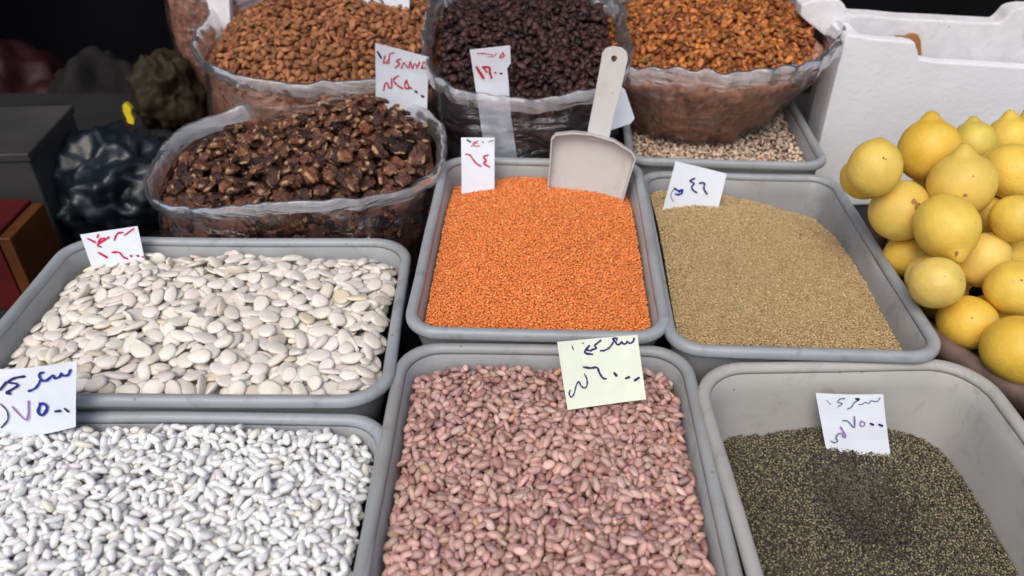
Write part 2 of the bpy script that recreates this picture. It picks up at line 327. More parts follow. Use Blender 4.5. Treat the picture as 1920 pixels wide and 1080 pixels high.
def deposit(W_, D_, target, mask, dims, n, cell, layers=2.2, K=6, jit=.12, edge=0., dvar=.12, sink=.10, smax=.8, stop=.0, seed=0, quant=.86):
    """drop grains one by one on a height map; returns centres, rotations, sizes and visible cell counts"""
    r = np.random.default_rng(seed)
    nx, ny = int(W_/cell)+1, int(D_/cell)+1
    X = (np.arange(nx)+.5)*cell - W_/2; Y = (np.arange(ny)+.5)*cell - D_/2
    GX, GY = np.meshgrid(X, Y, indexing='ij')
    TG = target(GX, GY); MK = mask(GX, GY, TG)
    a0, b0, c0 = dims
    H = TG - layers*c0*1.7; H0 = H.copy(); ID = -np.ones((nx, ny), int)
    cand = np.argwhere(MK)
    if len(cand) == 0: raise RuntimeError('empty mask')
    pos = []; rots = []; scl = []; fails = 0
    PK = cand[r.integers(0, len(cand), (n, K))]; YAW = r.uniform(0, 2*math.pi, n); SV = 1 + r.normal(0, dvar, (n, 3)).clip(-.3, .3); NO = r.normal(0, jit, (n, 2)); ED = r.random(n) < edge
    stopz = stop*c0; hs = max(1, int(b0*.6/cell))
    for i in range(n):
        c_ = PK[i]; hx, hy = c_[:,0], c_[:,1]; hole = (TG[hx,hy]*5 - H[hx,hy] - H[np.minimum(hx+hs,nx-1),hy] - H[np.maximum(hx-hs,0),hy] - H[hx,np.minimum(hy+hs,ny-1)] - H[hx,np.maximum(hy-hs,0)])/5; k = hole.argmax()
        if hole[k] < stopz:
            fails += 1
            if fails > 60: break
            continue
        ix, iy = c_[k]; a, b, c = a0*SV[i,0], b0*SV[i,1], c0*SV[i,2]
        if ED[i]: b, c = c, b
        cs, sn = math.cos(YAW[i]), math.sin(YAW[i]); R = int(max(a, b)/cell)+1
        x0, x1, y0, y1 = max(ix-R,0), min(ix+R+1,nx), max(iy-R,0), min(iy+R+1,ny)
        dx = X[x0:x1,None]-X[ix]; dy = Y[None,y0:y1]-Y[iy]
        da = dx*cs + dy*sn; db = -dx*sn + dy*cs
        q = (da/a)**2 + (db/b)**2; ins = q < 1
        h = H[x0:x1, y0:y1]
        hi = h[ins]; dai = da[ins]; dbi = db[ins]
        if len(hi) > 5:
            hm = hi - hi.mean(); sa = (hm*dai).sum()/max((dai**2).sum(), 1e-12); sb = (hm*dbi).sum()/max((dbi**2).sum(), 1e-12)
        else: sa = sb = 0
        sa = min(max(sa, -smax), smax) + NO[i,0]; sb = min(max(sb, -smax), smax) + NO[i,1]
        t_ = c*np.sqrt(1-q[ins]); pl = sa*dai + sb*dbi
        zz = hi - pl + t_
        zc = (zz.max() if quant >= 1 else np.partition(zz, int((len(zz)-1)*quant))[int((len(zz)-1)*quant)]) - sink*c*2
        if zc + .2*c > TG[ix, iy] + 1.6*c0 + stopz: fails += .2; 
        top = zc + pl + t_
        up = top > hi
        hn = h.copy(); hn[ins] = np.where(up, top, hi); H[x0:x1, y0:y1] = hn
        idv = ID[x0:x1, y0:y1]; tmp = idv[ins]; tmp[up] = len(pos); idv[ins] = tmp
        ex = np.array([cs, sn, sa]); ex /= np.linalg.norm(ex); ey = np.array([-sn, cs, sb]); ey -= ex*(ex@ey); ey /= np.linalg.norm(ey); ez = np.cross(ex, ey)
        if ED[i]: ey, ez = ez, -ey; b, c = c, b
        pos.append((X[ix]+r.uniform(-.4,.4)*cell, Y[iy]+r.uniform(-.4,.4)*cell, zc)); rots.append(np.stack([ex, ey, ez], 1)); scl.append((a, b, c))
    cnt = np.bincount(ID[ID >= 0].ravel(), minlength=len(pos))
    return dict(pos=np.array(pos), rot=np.array(rots), scl=np.array(scl), cnt=cnt, H0=H0, X=X, Y=Y, MK=MK, H=H)

def bulk_mesh(name, items):
    """items: list of (template v, f, vertex tint or None, Rot (N,3,3) incl. scale, pos (N,3), colour (N,3))"""
    V, F, T = [], [], []; off = 0
    for tv, tf, tt, A, Pp, col in items:
        N_ = len(Pp)
        if N_ == 0: continue
        v = np.einsum('nij,kj->nki', A, tv) + Pp[:,None,:]
        t = np.repeat(col[:,None,:], len(tv), 1)
        if tt is not None: t = t*tt[None]
        V.append(v.reshape(-1,3)); T.append(t.reshape(-1,3)); F.append((tf[None] + (np.arange(N_)*len(tv))[:,None,None] + off).reshape(-1,3)); off += N_*len(tv)
    V = np.concatenate(V); F = np.concatenate(F); T = np.concatenate(T)
    me = bpy.data.meshes.new(name); me.vertices.add(len(V)); me.vertices.foreach_set('co', V.ravel())
    me.loops.add(F.size); me.loops.foreach_set('vertex_index', F.ravel().astype(np.int32))
    me.polygons.add(len(F)); me.polygons.foreach_set('loop_start', (np.arange(len(F))*3).astype(np.int32)); me.polygons.foreach_set('loop_total', np.full(len(F), 3, np.int32))
    me.polygons.foreach_set('use_smooth', np.ones(len(F), bool))
    at = me.color_attributes.new('tint', 'FLOAT_COLOR', 'POINT'); at.data.foreach_set('color', np.concatenate([T, np.ones((len(T),1))], 1).ravel())
    me.update(calc_edges=True); me.validate(); return me

def colours(n, spread=.08, alts=(), r=None):
    """alts: (probability, colour multiplier)"""
    c = np.ones((n,3)) * (1 + r.normal(0, spread, (n,1))) + r.normal(0, spread*.25, (n,3))
    for p, m_ in alts:
        s = r.random(n) < p; c[s] = np.array(m_)*(1 + r.normal(0, spread, (s.sum(),1)))
    return c.clip(.02, 1.6)

def core_item(dep, col, drop):
    """the mass of grain underneath the top layers, as a lumpy sheet"""
    st = max(1, int(.006/(dep['X'][1]-dep['X'][0]))); ix = np.arange(0, len(dep['X']), st); iy = np.arange(0, len(dep['Y']), st)
    v = []; idx = -np.ones((len(ix), len(iy)), int)
    for i, a in enumerate(ix):
        for j, b in enumerate(iy):
            if dep['MK'][a, b] or True:
                idx[i,j] = len(v); v.append((dep['X'][a], dep['Y'][b], dep['H0'][a,b]-drop))
    f = []
    for i in range(len(ix)-1):
        for j in range(len(iy)-1):
            a,b,c,d = idx[i,j], idx[i+1,j], idx[i+1,j+1], idx[i,j+1]
            if dep['MK'][ix[i],iy[j]] and dep['MK'][ix[i+1],iy[j+1]]: f += [(a,b,c),(a,c,d)]
    return (np.array(v), np.array(f), None, np.eye(3)[None], np.zeros((1,3)), np.array([col], float))

def in_frame(p):
    q = np.array(p) - np.array([0,0,CAM_Z]); c, s = math.cos(PITCH), math.sin(PITCH)
    zc = q[:,1]*c - q[:,2]*s; up = q[:,1]*s + q[:,2]*c
    px = 960 + FPX*q[:,0]/zc; py = 540 - FPX*up/zc
    return (px > 0) & (px < 1920) & (py > 0) & (py < 1080), zc

def heap(name, one, dep, mw, templates, m, cols, seed, singles=300, labels=None, cat=None, group=None, drop=0., extra=(), corecol=(.5,.5,.5), vt=None, low=None, hide=None):
    """singles individual objects (largest in view) + one stuff object"""
    r = np.random.default_rng(seed); n = len(dep['pos']); A = dep['rot']*dep['scl'][:,None,:]; P3 = dep['pos']
    mr = np.array(mw.to_3x3()); mt = np.array(mw.translation)
    col = cols(n, r); var = r.integers(0, len(templates), n)
    pick = np.zeros(n, bool)
    if singles:
        wp = P3@mr.T + mt; ok, zc = in_frame(wp); score = dep['cnt']*ok/zc**2
        if hide is not None: score = score*(~hide(wp))
        o = np.argsort(-score)[:singles]; o = o[score[o] > 0]; pick[o] = True
        nv = 48; vm = []
        for k in range(nv):                                          # shared meshes: shape and tint vary
            tv, tf = templates[k % len(templates)]; s = dep['scl'].mean(0)
            vm.append(bulk_mesh(one, [(tv, tf, None if vt is None else vt, np.diag(s)[None], np.zeros((1,3)), cols(1, r))])); vm[-1].materials.append(m)
        smean = dep['scl'].mean(0)
        for j in o:
            ob = bpy.data.objects.new(one, vm[int(r.integers(nv))]); C.objects.link(ob)
            mm = np.eye(4); mm[:3,:3] = mr@dep['rot'][j]; mm[:3,3] = wp[j]
            M4 = Matrix(mm.tolist()); sc = dep['scl'][j]/smean; ob.matrix_world = M4 @ Matrix.Diagonal((*sc.tolist(), 1))
            tag(ob, labels, cat, group)
    items = [core_item(dep, corecol, drop)] + list(extra)
    lt = low or templates
    for k in range(len(lt)):
        s = (~pick) & (var % len(lt) == k); items.append((lt[k][0], lt[k][1], vt, A[s], P3[s], col[s]))
    me = bulk_mesh(name, items); me.materials.append(m)
    ob = bpy.data.objects.new(name, me); C.objects.link(ob); ob.matrix_world = mw
    tag(ob, kind='stuff'); return ob

def tub_mask(w_, d_, rad, margin):
    def f(x, y, z):
        o = .0175 + TAPER*np.clip(-z-.0285, 0, 1) + margin
        hw, hd = w_/2-o, d_/2-o; r = np.maximum(rad - o*.8 , .012)
        qx = np.abs(x)-(hw-r); qy = np.abs(y)-(hd-r)
        return (np.hypot(np.maximum(qx,0), np.maximum(qy,0)) + np.minimum(np.maximum(qx,qy),0)) < r
    return f
def waves(x, y, amp, s, ph): return amp*(np.sin(x*s+ph)*np.cos(y*s*.8+ph*2) + .5*np.sin(x*s*2.3-ph+y*s*1.7))

# A: lima beans
_, mw, w_, d_, rad = TUBS['A']
def tg(x, y, w_=w_, d_=d_):
    u, v = 2*x/w_, 2*y/d_
    return -.024 + .024*(1-(.75*u)**2)*(1-.75*v*v) - .030*np.clip(-u-.45, 0, 1) - .006*np.clip(v-.3,0,1) + waves(x,y,.0015,40,1)
dep = deposit(w_, d_, tg, tub_mask(w_, d_, rad, .007), (.0130,.0086,.0030), 2900, .0014, layers=2.8, K=8, jit=.10, edge=.06, dvar=.13, sink=.12, seed=1, smax=.5, quant=.78)
base = sphere_t(14, 8); lo = sphere_t(10, 6)
tp = [(lumpy(bean_shape(base[0], .06+.03*k, asym=.08*(k%4-1)), .13, 1.2, k*5.3), base[1]) for k in range(8)]; tl = [(lumpy(bean_shape(lo[0], .06+.03*k, asym=.08*(k%4-1)), .13, 1.2, k*5.3), lo[1]) for k in range(8)]
heap('lima_beans', 'lima_bean', dep, mw, tp, M['lima'], lambda n, r: colours(n, .06, [(.05,(.95,.9,.74)),(.15,(1.06,1.06,1.07)),(.03,(.88,.83,.76))], r), 1,
     labels='large flat creamy lima bean in the wide grey tub', cat='bean', group='lima beans in the wide tub', corecol=(.85,.8,.75), low=tl)
print('A', len(dep['pos']), time.time()-T0)
# B: small white beans
_, mw, w_, d_, rad = TUBS['B']
def tg(x, y, w_=w_, d_=d_):
    u, v = 2*x/w_, 2*y/d_
    return -.010 + .010*(1-u*u)*(1-.4*v*v) - .018*np.clip(u-.72,0,1)*np.clip(v,0,1)*3 + waves(x,y,.0022,32,2) - .004*np.exp(-((x-.02)**2+(y-.06)**2)/.0018)
dep = deposit(w_, d_, tg, tub_mask(w_, d_, rad, .004), (.0072,.0035,.0032), 12500, .0011, layers=2.6, K=8, jit=.14, dvar=.12, sink=.10, seed=2, smax=.55, quant=.8)
base = sphere_t(12, 8); lo = sphere_t(8, 6)
tp = [(lumpy(bean_shape(base[0], .03+.03*k, blunt=.1+.03*k, asym=.05*(k%3-1)), .10, 1.3, k*4.7), base[1]) for k in range(8)]; tl = [(lumpy(bean_shape(lo[0], .03+.03*k, blunt=.1+.03*k, asym=.05*(k%3-1)), .10, 1.3, k*4.7), lo[1]) for k in range(8)]
heap('white_beans', 'white_bean', dep, mw, tp, M['white'], lambda n, r: colours(n, .05, [(.04,(.95,.92,.8)),(.1,(.93,.93,.93))], r), 2,
     labels='small glossy white bean in the front tub', cat='bean', group='small white beans in the front tub', corecol=(.85,.85,.85), low=tl)
print('B', len(dep['pos']), time.time()-T0)
# P: pink beans
_, mw, w_, d_, rad = TUBS['P']
def tg(x, y, w_=w_, d_=d_):
    u, v = 2*x/w_, 2*y/d_
    return -.024 + .012*(1-u*u)*(1-.3*v*v) - .006*np.clip(v-.6,0,1)*2 + waves(x,y,.0014,34,4)
dep = deposit(w_, d_, tg, tub_mask(w_, d_, rad, .004), (.0067,.0036,.0032), 9500, .0011, layers=2.5, K=8, jit=.14, dvar=.14, sink=.10, seed=3, smax=.55, quant=.8)
tp = [(lumpy(bean_shape(base[0], .05+.03*k, blunt=.25*(k%3)/2, asym=.06*(k%3-1)), .14, 1.4, k*3.1), base[1]) for k in range(8)]; tl = [(lumpy(bean_shape(lo[0], .05+.03*k, blunt=.25*(k%3)/2, asym=.06*(k%3-1)), .14, 1.4, k*3.1), lo[1]) for k in range(8)]
heap('pink_beans', 'pink_bean', dep, mw, tp, M['pinto'], lambda n, r: colours(n, .15, [(.12,(.72,.62,.62)),(.003,(.45,.18,.24)),(.008,(1.25,1.7,1.75)),(.10,(1.12,1.25,1.25)),(.008,(1.12,1.0,.66))], r), 3,
     labels='small pinkish brown speckled bean in the pale tub', cat='bean', group='pink beans in the pale tub', corecol=(.4,.35,.35), low=tl)
print('P', len(dep['pos']), time.time()-T0)
# C: red lentils
_, mw, w_, d_, rad = TUBS['C']
def tg(x, y, w_=w_, d_=d_):
    u, v = 2*x/w_, 2*y/d_
    return -.026 + .025*(1-u*u)*np.where(v>0,1-.95*v*v,1-.5*v*v) - .005*np.clip(v,0,1)**2 - .016*np.clip(v,0,1)**2*u*u + .004*np.exp(-(u*u+v*v)*2) - .007*np.clip(u,0,1)*np.clip(v,0,1) + waves(x,y,.0012,30,5)
LENTIL_Z = tg
dep = deposit(w_, d_, tg, tub_mask(w_, d_, rad, .0015), (.0021,.0020,.0011), 26000, .0008, layers=2.2, K=6, jit=.18, dvar=.12, sink=.2, seed=4)
ic = ico_t(1)
heap('red_lentils', 'lentil', dep, mw, [ic], M['lentil'], lambda n, r: colours(n, .09, [(.08,(1.1,1.4,1.6)),(.10,(.84,.76,.7))], r), 4, singles=0, corecol=(.9,.85,.8))
print('C', len(dep['pos']), time.time()-T0)
# E: bulgur
_, mw, w_, d_, rad = TUBS['E']
def tg(x, y, w_=w_, d_=d_):
    u, v = 2*x/w_, 2*y/d_
    return -.030 + .026*np.exp(-((u+.3)**2/.9 + (v-.15)**2/1.0)) - .020*np.clip(u-.15,0,1)**1.4 - .019*np.clip(v-.2,0,1)*np.clip(u+.75,0,1.3) - .012*np.clip(v-.5,0,1) + waves(x,y,.001,30,6)
dep = deposit(w_, d_, tg, tub_mask(w_, d_, rad, .001), (.0019,.0012,.0011), 36000, .0008, layers=2.2, K=5, jit=.18, dvar=.15, sink=.2, seed=5)
heap('bulgur_grains', 'grain', dep, mw, [OCT], M['bulgur'], lambda n, r: colours(n, .13, [(.06,(1.3,1.35,1.4)),(.10,(.76,.72,.68)),(.0006,(.1,.08,.08))], r), 5, singles=0, corecol=(.85,.8,.75))
print('E', len(dep['pos']), time.time()-T0)
# D: dark green seeds
_, mw, w_, d_, rad = TUBS['D']
def tg(x, y, w_=w_, d_=d_):
    u, v = 2*x/w_, 2*y/d_
    z = -.088 + .022*np.exp(-((u-.05)**2/.5 + (v-.45)**2/.5)) - .018*np.clip(u-.45,0,1)
    return z - .034*np.exp(-(np.abs((x-.004)/.036)**3+np.abs((y-.085)/.044)**3)) + waves(x,y,.0012,32,7)
dep = deposit(w_, d_, tg, tub_mask(w_, d_, rad, .001), (.0021,.0011,.0010), 30000, .0008, layers=1.8, K=4, jit=.3, dvar=.15, sink=.1, seed=6)
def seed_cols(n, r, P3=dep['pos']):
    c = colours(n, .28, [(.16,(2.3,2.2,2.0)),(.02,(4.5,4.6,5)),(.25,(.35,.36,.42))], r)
    if n == len(P3):                                   # purplish tint: shade of the hollow before the card, put into the seed colour
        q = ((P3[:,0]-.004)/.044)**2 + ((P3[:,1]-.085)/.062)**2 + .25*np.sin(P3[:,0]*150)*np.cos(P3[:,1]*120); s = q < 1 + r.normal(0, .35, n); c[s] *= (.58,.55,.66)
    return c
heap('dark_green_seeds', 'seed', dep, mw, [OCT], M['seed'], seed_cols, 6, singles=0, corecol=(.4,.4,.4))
print('D', len(dep['pos']), time.time()-T0)
# F: black-eyed peas
_, mw, w_, d_, rad = TUBS['F']
def tg(x, y, w_=w_, d_=d_):
    u, v = 2*x/w_, 2*y/d_
    return -.030 + .018*np.clip(u-.3,0,1)*np.clip(v+.6,0,1) + waves(x,y,.001,30,8)
dep = deposit(w_, d_, tg, tub_mask(w_, d_, rad, .002), (.0040,.0031,.0028), 5200, .0011, layers=1.6, K=5, jit=.4, dvar=.12, sink=.1, seed=7)
pb = sphere_t(8, 6); eye = np.ones((len(pb[0]),3)); s = (pb[0][:,1] < -.55) & (np.abs(pb[0][:,0]) < .75); eye[s] = (.06,.045,.045)
for i in range(len(dep['pos'])):      # roll so that the dark eye faces anywhere
    a = rng.uniform(0, 2*math.pi); c, s_ = math.cos(a), math.sin(a); dep['rot'][i] = dep['rot'][i]@np.array([[1,0,0],[0,c,-s_],[0,s_,c]])
heap('black_eyed_peas', 'pea', dep, mw, [pb], M['pea'], lambda n, r: colours(n, .10, [(.1,(1.0,.8,.7))], r), 7, singles=0, corecol=(.35,.3,.3), vt=eye)
print('F', len(dep['pos']), time.time()-T0)

# ------------------------------------------------------------------ plastic bags
def bag(label, cx, cy, rx, ry, ex, zbot, zrim, inner_mat, collar=.028, flare=.012, fold=.5, film='film', seed=0, bot=.80, bulge=.05, group='clear plastic bags of dried fruit and nuts', lean=(0,0), crinkle=1., inset=.004, kp=(.35,.5), sag=0):
    """zrim(theta) world height of the rim; returns rim radius fn"""
    n = 200; th = [2*math.pi*k/n for k in range(n)]
    def rad_(t): return (abs(math.cos(t)/rx)**ex + abs(math.sin(t)/ry)**ex)**(-1/ex)
    t = empty('plastic_bag', (cx, cy, zbot)); tag(t, label, 'bag', group)
    def ring(s, off=0, dz=0, wr=1.):
        out = []
        for a in th:
            zr = zrim(a) - zbot; k = (bot + (1-bot)*min(1, s/kp[0])**kp[1]) * (1 + bulge*math.sin(math.pi*min(s,1)))
            wob = 1 + .012*nz(math.cos(a)*2.5+seed, math.sin(a)*2.5, s*2) + .008*wr*crinkle*nz(math.cos(a)*11+seed, math.sin(a)*11, s*6) + .004*wr*crinkle*nz(a*20+seed, s*8, 1)
            rdg = 1 - 2*abs(nz(math.cos(a)*3.2+seed*2, math.sin(a)*3.2 + s*1.3, s*2.2)); rdg2 = 1 - 2*abs(nz(math.cos(a)*8+s*2+seed, math.sin(a)*8, s*5))
            r = rad_(a)*k*wob + off + crinkle*min(1, wr)*(.0045*rdg + .0022*rdg2)*min(1, s*4)
            if sag: r -= sag*math.exp(-((math.sin(a)+.9)**2)*3)*(.5+.5*math.tanh((math.cos(a)-.25 + (s-.35)*1.2)*14))*max(0, 1-s*1.25)
            z = zr*s + dz + .003*wr*crinkle*nz(math.cos(a)*7, math.sin(a)*7+seed, s*3+4)*(1 if s > .3 else 0)
            out.append((r*math.cos(a) + lean[0]*s, r*math.sin(a) + lean[1]*s, max(z, .001)))
        return out
    S = [0, .04, .08, .12, .18, .24, .30, .36, .42, .48, .54, .6, .66, .72, .78, .84, .89, .94, .97, 1.0]
    v, f = loft([ring(s, 0) for s in S], closed_end=0); obj('bag_wall', v, f, M[film], t, smooth=True)
    cr = [ring(1.0, .0006, .0006, 1), ring(1, flare*.30, collar*.45, 1.1), ring(1, flare*.85, collar*.85, 1.4), ring(1, flare*1.25, collar, 1.5), ring(1, flare*1.6, collar*.9, 1.5), ring(1, flare*1.65, collar*(1-fold*.6), 1.6), ring(1, flare*1.5, collar*(1-fold), 1.9)]
    v, f = loft(cr); obj('gathered_rim', v, f, M['collar'], t, smooth=True)
    # packed contents just inside the film
    def iring(s):
        return [(x + .0025*nz(x*60, y*60, s*12+seed) - inset*math.cos(a), y + .0025*nz(y*60, x*60, s*12) - inset*math.sin(a), z+.002) for (x, y, z), a in zip(ring(s, -.002, 0, .8), th)]
    v, f = loft([iring(s) for s in (.01, .08, .16, .26, .36, .48, .6, .72, .84, .93)], closed_end=0); f.append(tuple(9*n+k for k in range(n)))
    tag(obj('packed_contents', v, f, M[inner_mat], t, smooth=True), kind='stuff')
    return t, rad_, th

def bag_heap(b, cx, cy, rx, ry, ex, zfun, dims, n, cell, margin, **kw):
    def mask(x, y, z): return (np.abs(x/(rx-margin))**ex + np.abs(y/(ry-margin))**ex) < 1
    return deposit(2*rx, 2*ry, zfun, mask, dims, n, cell, **kw), Matrix.Translation((cx, cy, CAM_Z))

def side_items(cx, cy, rx, ry, ex, z0, z1, n, dims, seed, bulge=.04, inset=.006, t0=math.pi, t1=2*math.pi):
    """pieces pressed against the film, local to (cx, cy, CAM_Z)"""
    r = np.random.default_rng(seed); A, Pp = [], []
    for i in range(n):
        a = r.uniform(t0, t1); s = r.uniform(0, 1); z = z0 + (z1(a)-z0)*s
        R = ((abs(math.cos(a)/rx)**ex + abs(math.sin(a)/ry)**ex)**(-1/ex))*(1 + bulge*math.sin(math.pi*s)) - inset
        nrm = np.array([math.cos(a), math.sin(a), 0]); up = np.array([0,0,1.]); tn = np.cross(up, nrm); y = r.uniform(0, 6.28)
        e1 = tn*math.cos(y) + up*math.sin(y); e3 = nrm + r.normal(0,.2,3); e3 /= np.linalg.norm(e3); e1 -= e3*(e1@e3); e1 /= np.linalg.norm(e1); e2 = np.cross(e3, e1)
        A.append(np.stack([e1,e2,e3],1)*np.array(dims)*(1+r.normal(0,.12,3))); Pp.append((R*nrm[0], R*nrm[1], z))
    return np.array(A), np.array(Pp)

def sm(a, b, x): t = np.clip((x-a)/(b-a), 0, 1); return t*t*(3-2*t)

# walnuts: wide bag in front on the left
WX, WY, WRX, WRY = -.309, 1.050, .193, .128
def zw(a): return .951 + .012*math.cos(a) + .030*max(0, math.sin(a)) + .006*math.sin(3*a)
bag('open clear bag of dark walnut kernels behind the lima beans', WX, WY, WRX, WRY, 2.7, ZT, zw, 'packed_walnut', collar=.024, flare=.010, fold=.75, seed=3)
def tg(x, y): u, v = x/WRX, y/WRY; return -.556 + .014*u + .016*v + (.044+.054*sm(-.3,.6,u))*(1-np.clip(u*u*.8+v*v*.8,0,1)) + waves(x,y,.004,30,1)
dep, mwb = bag_heap(None, WX, WY, WRX, WRY, 2.7, tg, (.0120,.0092,.0075), 1900, .0016, .013, layers=2.4, K=8, jit=.25, dvar=.18, sink=.14, seed=8, smax=.5, quant=.8)
tp = [walnut_shape(k) for k in range(8)]; tl = [(tv, tf) for tv, tf in tp]
wcol = lambda n, r: colours(n, .22, [(.08,(3.0,3.1,2.8)),(.20,(2.0,1.5,1.1)),(.3,(.45,.45,.5))], r)
A_, P_ = side_items(WX, WY, WRX, WRY, 2.7, -.66, lambda a: zw(a)-CAM_Z-.01, 150, (.014,.011,.007), 5)
rr = np.random.default_rng(4)
heap('walnut_kernels', 'walnut_kernel', dep, mwb, tp, M['walnut'], wcol, 8, labels='dark brown wrinkled walnut kernel in the open bag', cat='walnut', group='walnut kernels in the open bag', corecol=(.4,.4,.4),
     extra=[(tp[0][0], tp[0][1], None, A_[:75], P_[:75], wcol(75, rr)*.9), (tp[3][0], tp[3][1], None, A_[75:], P_[75:], wcol(75, rr)*.9)])
print('W', len(dep['pos']), time.time()-T0)

# almonds: big bag behind
AX, AY, ARX, ARY = -.300, 1.365, .208, .195
def za(a): return 1.012 + .042*max(0, math.sin(a)) + .020*max(0, -math.cos(a)) + .004*math.sin(4*a)
bag('tall clear bag heaped with brown almonds behind the walnuts', AX, AY, ARX, ARY, 2.5, ZT, za, 'packed_almond', collar=.030, flare=.010, fold=.7, seed=5)
def tg(x, y): u, v = x/ARX, y/ARY; return -.490 + .035*np.clip(v,-1,1) + .075*(1-np.clip(u*u*.75+v*v*.75,0,1))**.9 + .015*u*0 + waves(x,y,.002,28,2)
dep, mwb = bag_heap(None, AX, AY, ARX, ARY, 2.5, tg, (.0084,.0050,.0033), 5600, .0012, .010, layers=2.2, K=8, jit=.25, dvar=.16, sink=.1, seed=9, quant=.8)
bb = sphere_t(10, 7); 
def almond(k):
    v = bb[0].copy(); x = v[:,0]; s = 1 - .42*x - .14*k*np.abs(x); v[:,1] *= s; v[:,2] *= s; return v, bb[1]
tp = [almond(k) for k in range(3)]
acol = lambda n, r: colours(n, .18, [(.08,(1.3,1.35,1.4)),(.15,(.65,.6,.6)),(.012,(2.1,3.4,5))], r)
A_, P_ = side_items(AX, AY, ARX, ARY, 2.5, -.66, lambda a: za(a)-CAM_Z-.01, 900, (.0088,.0056,.0038), 6)
heap('almonds', 'almond', dep, mwb, tp, M['almond'], acol, 9, labels='brown skinned almond in the tall bag', cat='almond', group='almonds in the tall bag', corecol=(.5,.5,.5),
     extra=[(tp[0][0], tp[0][1], None, A_, P_, acol(len(P_), rr)*.9)])
print('Al', len(dep['pos']), time.time()-T0)

# dark raisins
def raisin_shape(k):
    v = sphere_t(10, 7)[0].copy(); f = sphere_t(10, 7)[1]; q = k*3.3
    for i, p in enumerate(v):
        x, y, z = p; g = 1 - 2*abs(nz(x*2.4+q, y*2.4, z*2.4)); v[i] = (x*(.95+.35*g), y*(.85+.40*g+.3*nz(x, y+q, z)), z*(.7+.35*g) - .25*x*x*(1 if k % 2 else -.6))
    return v, f
HX, HY, HRX, HRY = .022, 1.270, .140, .178
def zh(a): return 1.028 + .034*abs(math.cos(a))**1.6 + .050*max(0, math.sin(a))
bag('clear bag of dark raisins with a paper strip inside', HX, HY, HRX, HRY, 3.4, ZT, zh, 'packed_raisin', collar=.024, flare=.010, fold=.9, seed=7, bulge=.02, inset=.015, crinkle=1.5)
def tg(x, y): u, v = x/HRX, y/HRY; return -.482 + .030*np.abs(u)**1.6*(1-.3*v) + .055*sm(-1,1,v) + .030*(1-np.clip(u*u+v*v,0,1)) + waves(x,y,.003,28,3)
dep, mwb = bag_heap(None, HX, HY, HRX, HRY, 3.4, tg, (.0072,.0052,.0036), 5200, .0011, .010, layers=2.2, K=6, jit=.4, dvar=.22, sink=.25, seed=10)
lb = sphere_t(8, 6); lb = sphere_t(10, 7); tp = [raisin_shape(k) for k in range(8)]
A_, P_ = side_items(HX, HY, HRX, HRY, 3.4, -.69, lambda a: zh(a)-CAM_Z-.006, 900, (.0072,.0052,.0036), 12, bulge=.02, inset=.019)
rcol = lambda n, r: colours(n, .30, [(.12,(2.4,2.0,1.8)),(.2,(.5,.5,.6))], r)
heap('dark_raisins', 'raisin', dep, mwb, tp, M['raisin'], rcol, 10, singles=0, corecol=(.4,.4,.4), extra=[(tp[1][0], tp[1][1], None, A_, P_, rcol(len(P_), rr))])
print('H', len(dep['pos']), time.time()-T0)

# golden raisins, resting on the black-eyed peas
GX_, GY_, GRX, GRY = .316, 1.300, .176, .168
def zg(a): return 1.052 + .016*math.cos(a) + .040*max(0, math.sin(a)) + .006*max(0,-math.sin(a))*math.cos(3*a)
bag('bulging clear bag of golden raisins resting on black-eyed peas', GX_, GY_, GRX, GRY, 2.3, .897, zg, 'packed_golden', collar=.026, flare=.012, fold=1.0, film='film_g', seed=9, bot=.46, bulge=.0, kp=(.85,.62), sag=.026, crinkle=2.0)
def tg(x, y): u, v = x/GRX, y/GRY; return -.457 + .016*u + .038*sm(-.8,1,v) + .040*(1-np.clip(u*u+v*v,0,1)) + waves(x,y,.003,28,5)
dep, mwb = bag_heap(None, GX_, GY_, GRX, GRY, 2.4, tg, (.0062,.0045,.0033), 7600, .001, .012, layers=2.2, K=6, jit=.4, dvar=.22, sink=.25, seed=11)
gcol = lambda n, r: colours(n, .25, [(.14,(1.5,1.7,1.7)),(.22,(.55,.45,.5))], r)
heap('golden_raisins', 'raisin', dep, mwb, tp, M['golden'], gcol, 11, singles=0, corecol=(.4,.4,.4))
print('G', len(dep['pos']), time.time()-T0)

# ------------------------------------------------------------------ price cards
def stroke_mesh(V, F, pts, width, right, up, nrm):
    """flat ink line with round ends through world points"""
    P3 = [Vector(p) for p in pts]
    if len(P3) == 1: P3 = [P3[0], P3[0] + right*.0004]
    q = []                                                         # smooth
    if len(P3) > 2:
        for i in range(len(P3)-1):
            p0 = P3[max(i-1,0)]; p1 = P3[i]; p2 = P3[i+1]; p3 = P3[min(i+2,len(P3)-1)]
            for k in range(4):
                t = k/4; q.append(.5*((2*p1)+(p2-p0)*t+(2*p0-5*p1+4*p2-p3)*t*t+(3*p1-p0-3*p2+p3)*t**3))
        q.append(P3[-1])
    else: q = P3
    n = len(q); base = len(V); tangs = []
    for i in range(n):
        d = (q[min(i+1,n-1)]-q[max(i-1,0)]); d = d.normalized() if d.length > 1e-9 else right.copy(); tangs.append(d)
    hw = width/2; row = []
    def pair(p, d, s): side = nrm.cross(d).normalized(); V.append(p+side*s); V.append(p-side*s)
    pair(q[0]-tangs[0]*hw, tangs[0], hw*.35); pair(q[0]-tangs[0]*hw*.6, tangs[0], hw*.8)
    for i in range(n): pair(q[i], tangs[i], hw*(1+.18*math.sin(i*1.7+base)))
    pair(q[-1]+tangs[-1]*hw*.6, tangs[-1], hw*.8); pair(q[-1]+tangs[-1]*hw, tangs[-1], hw*.35)
    for k in range(n+3): a = base+2*k; F.append((a, a+1, a+3, a+2))
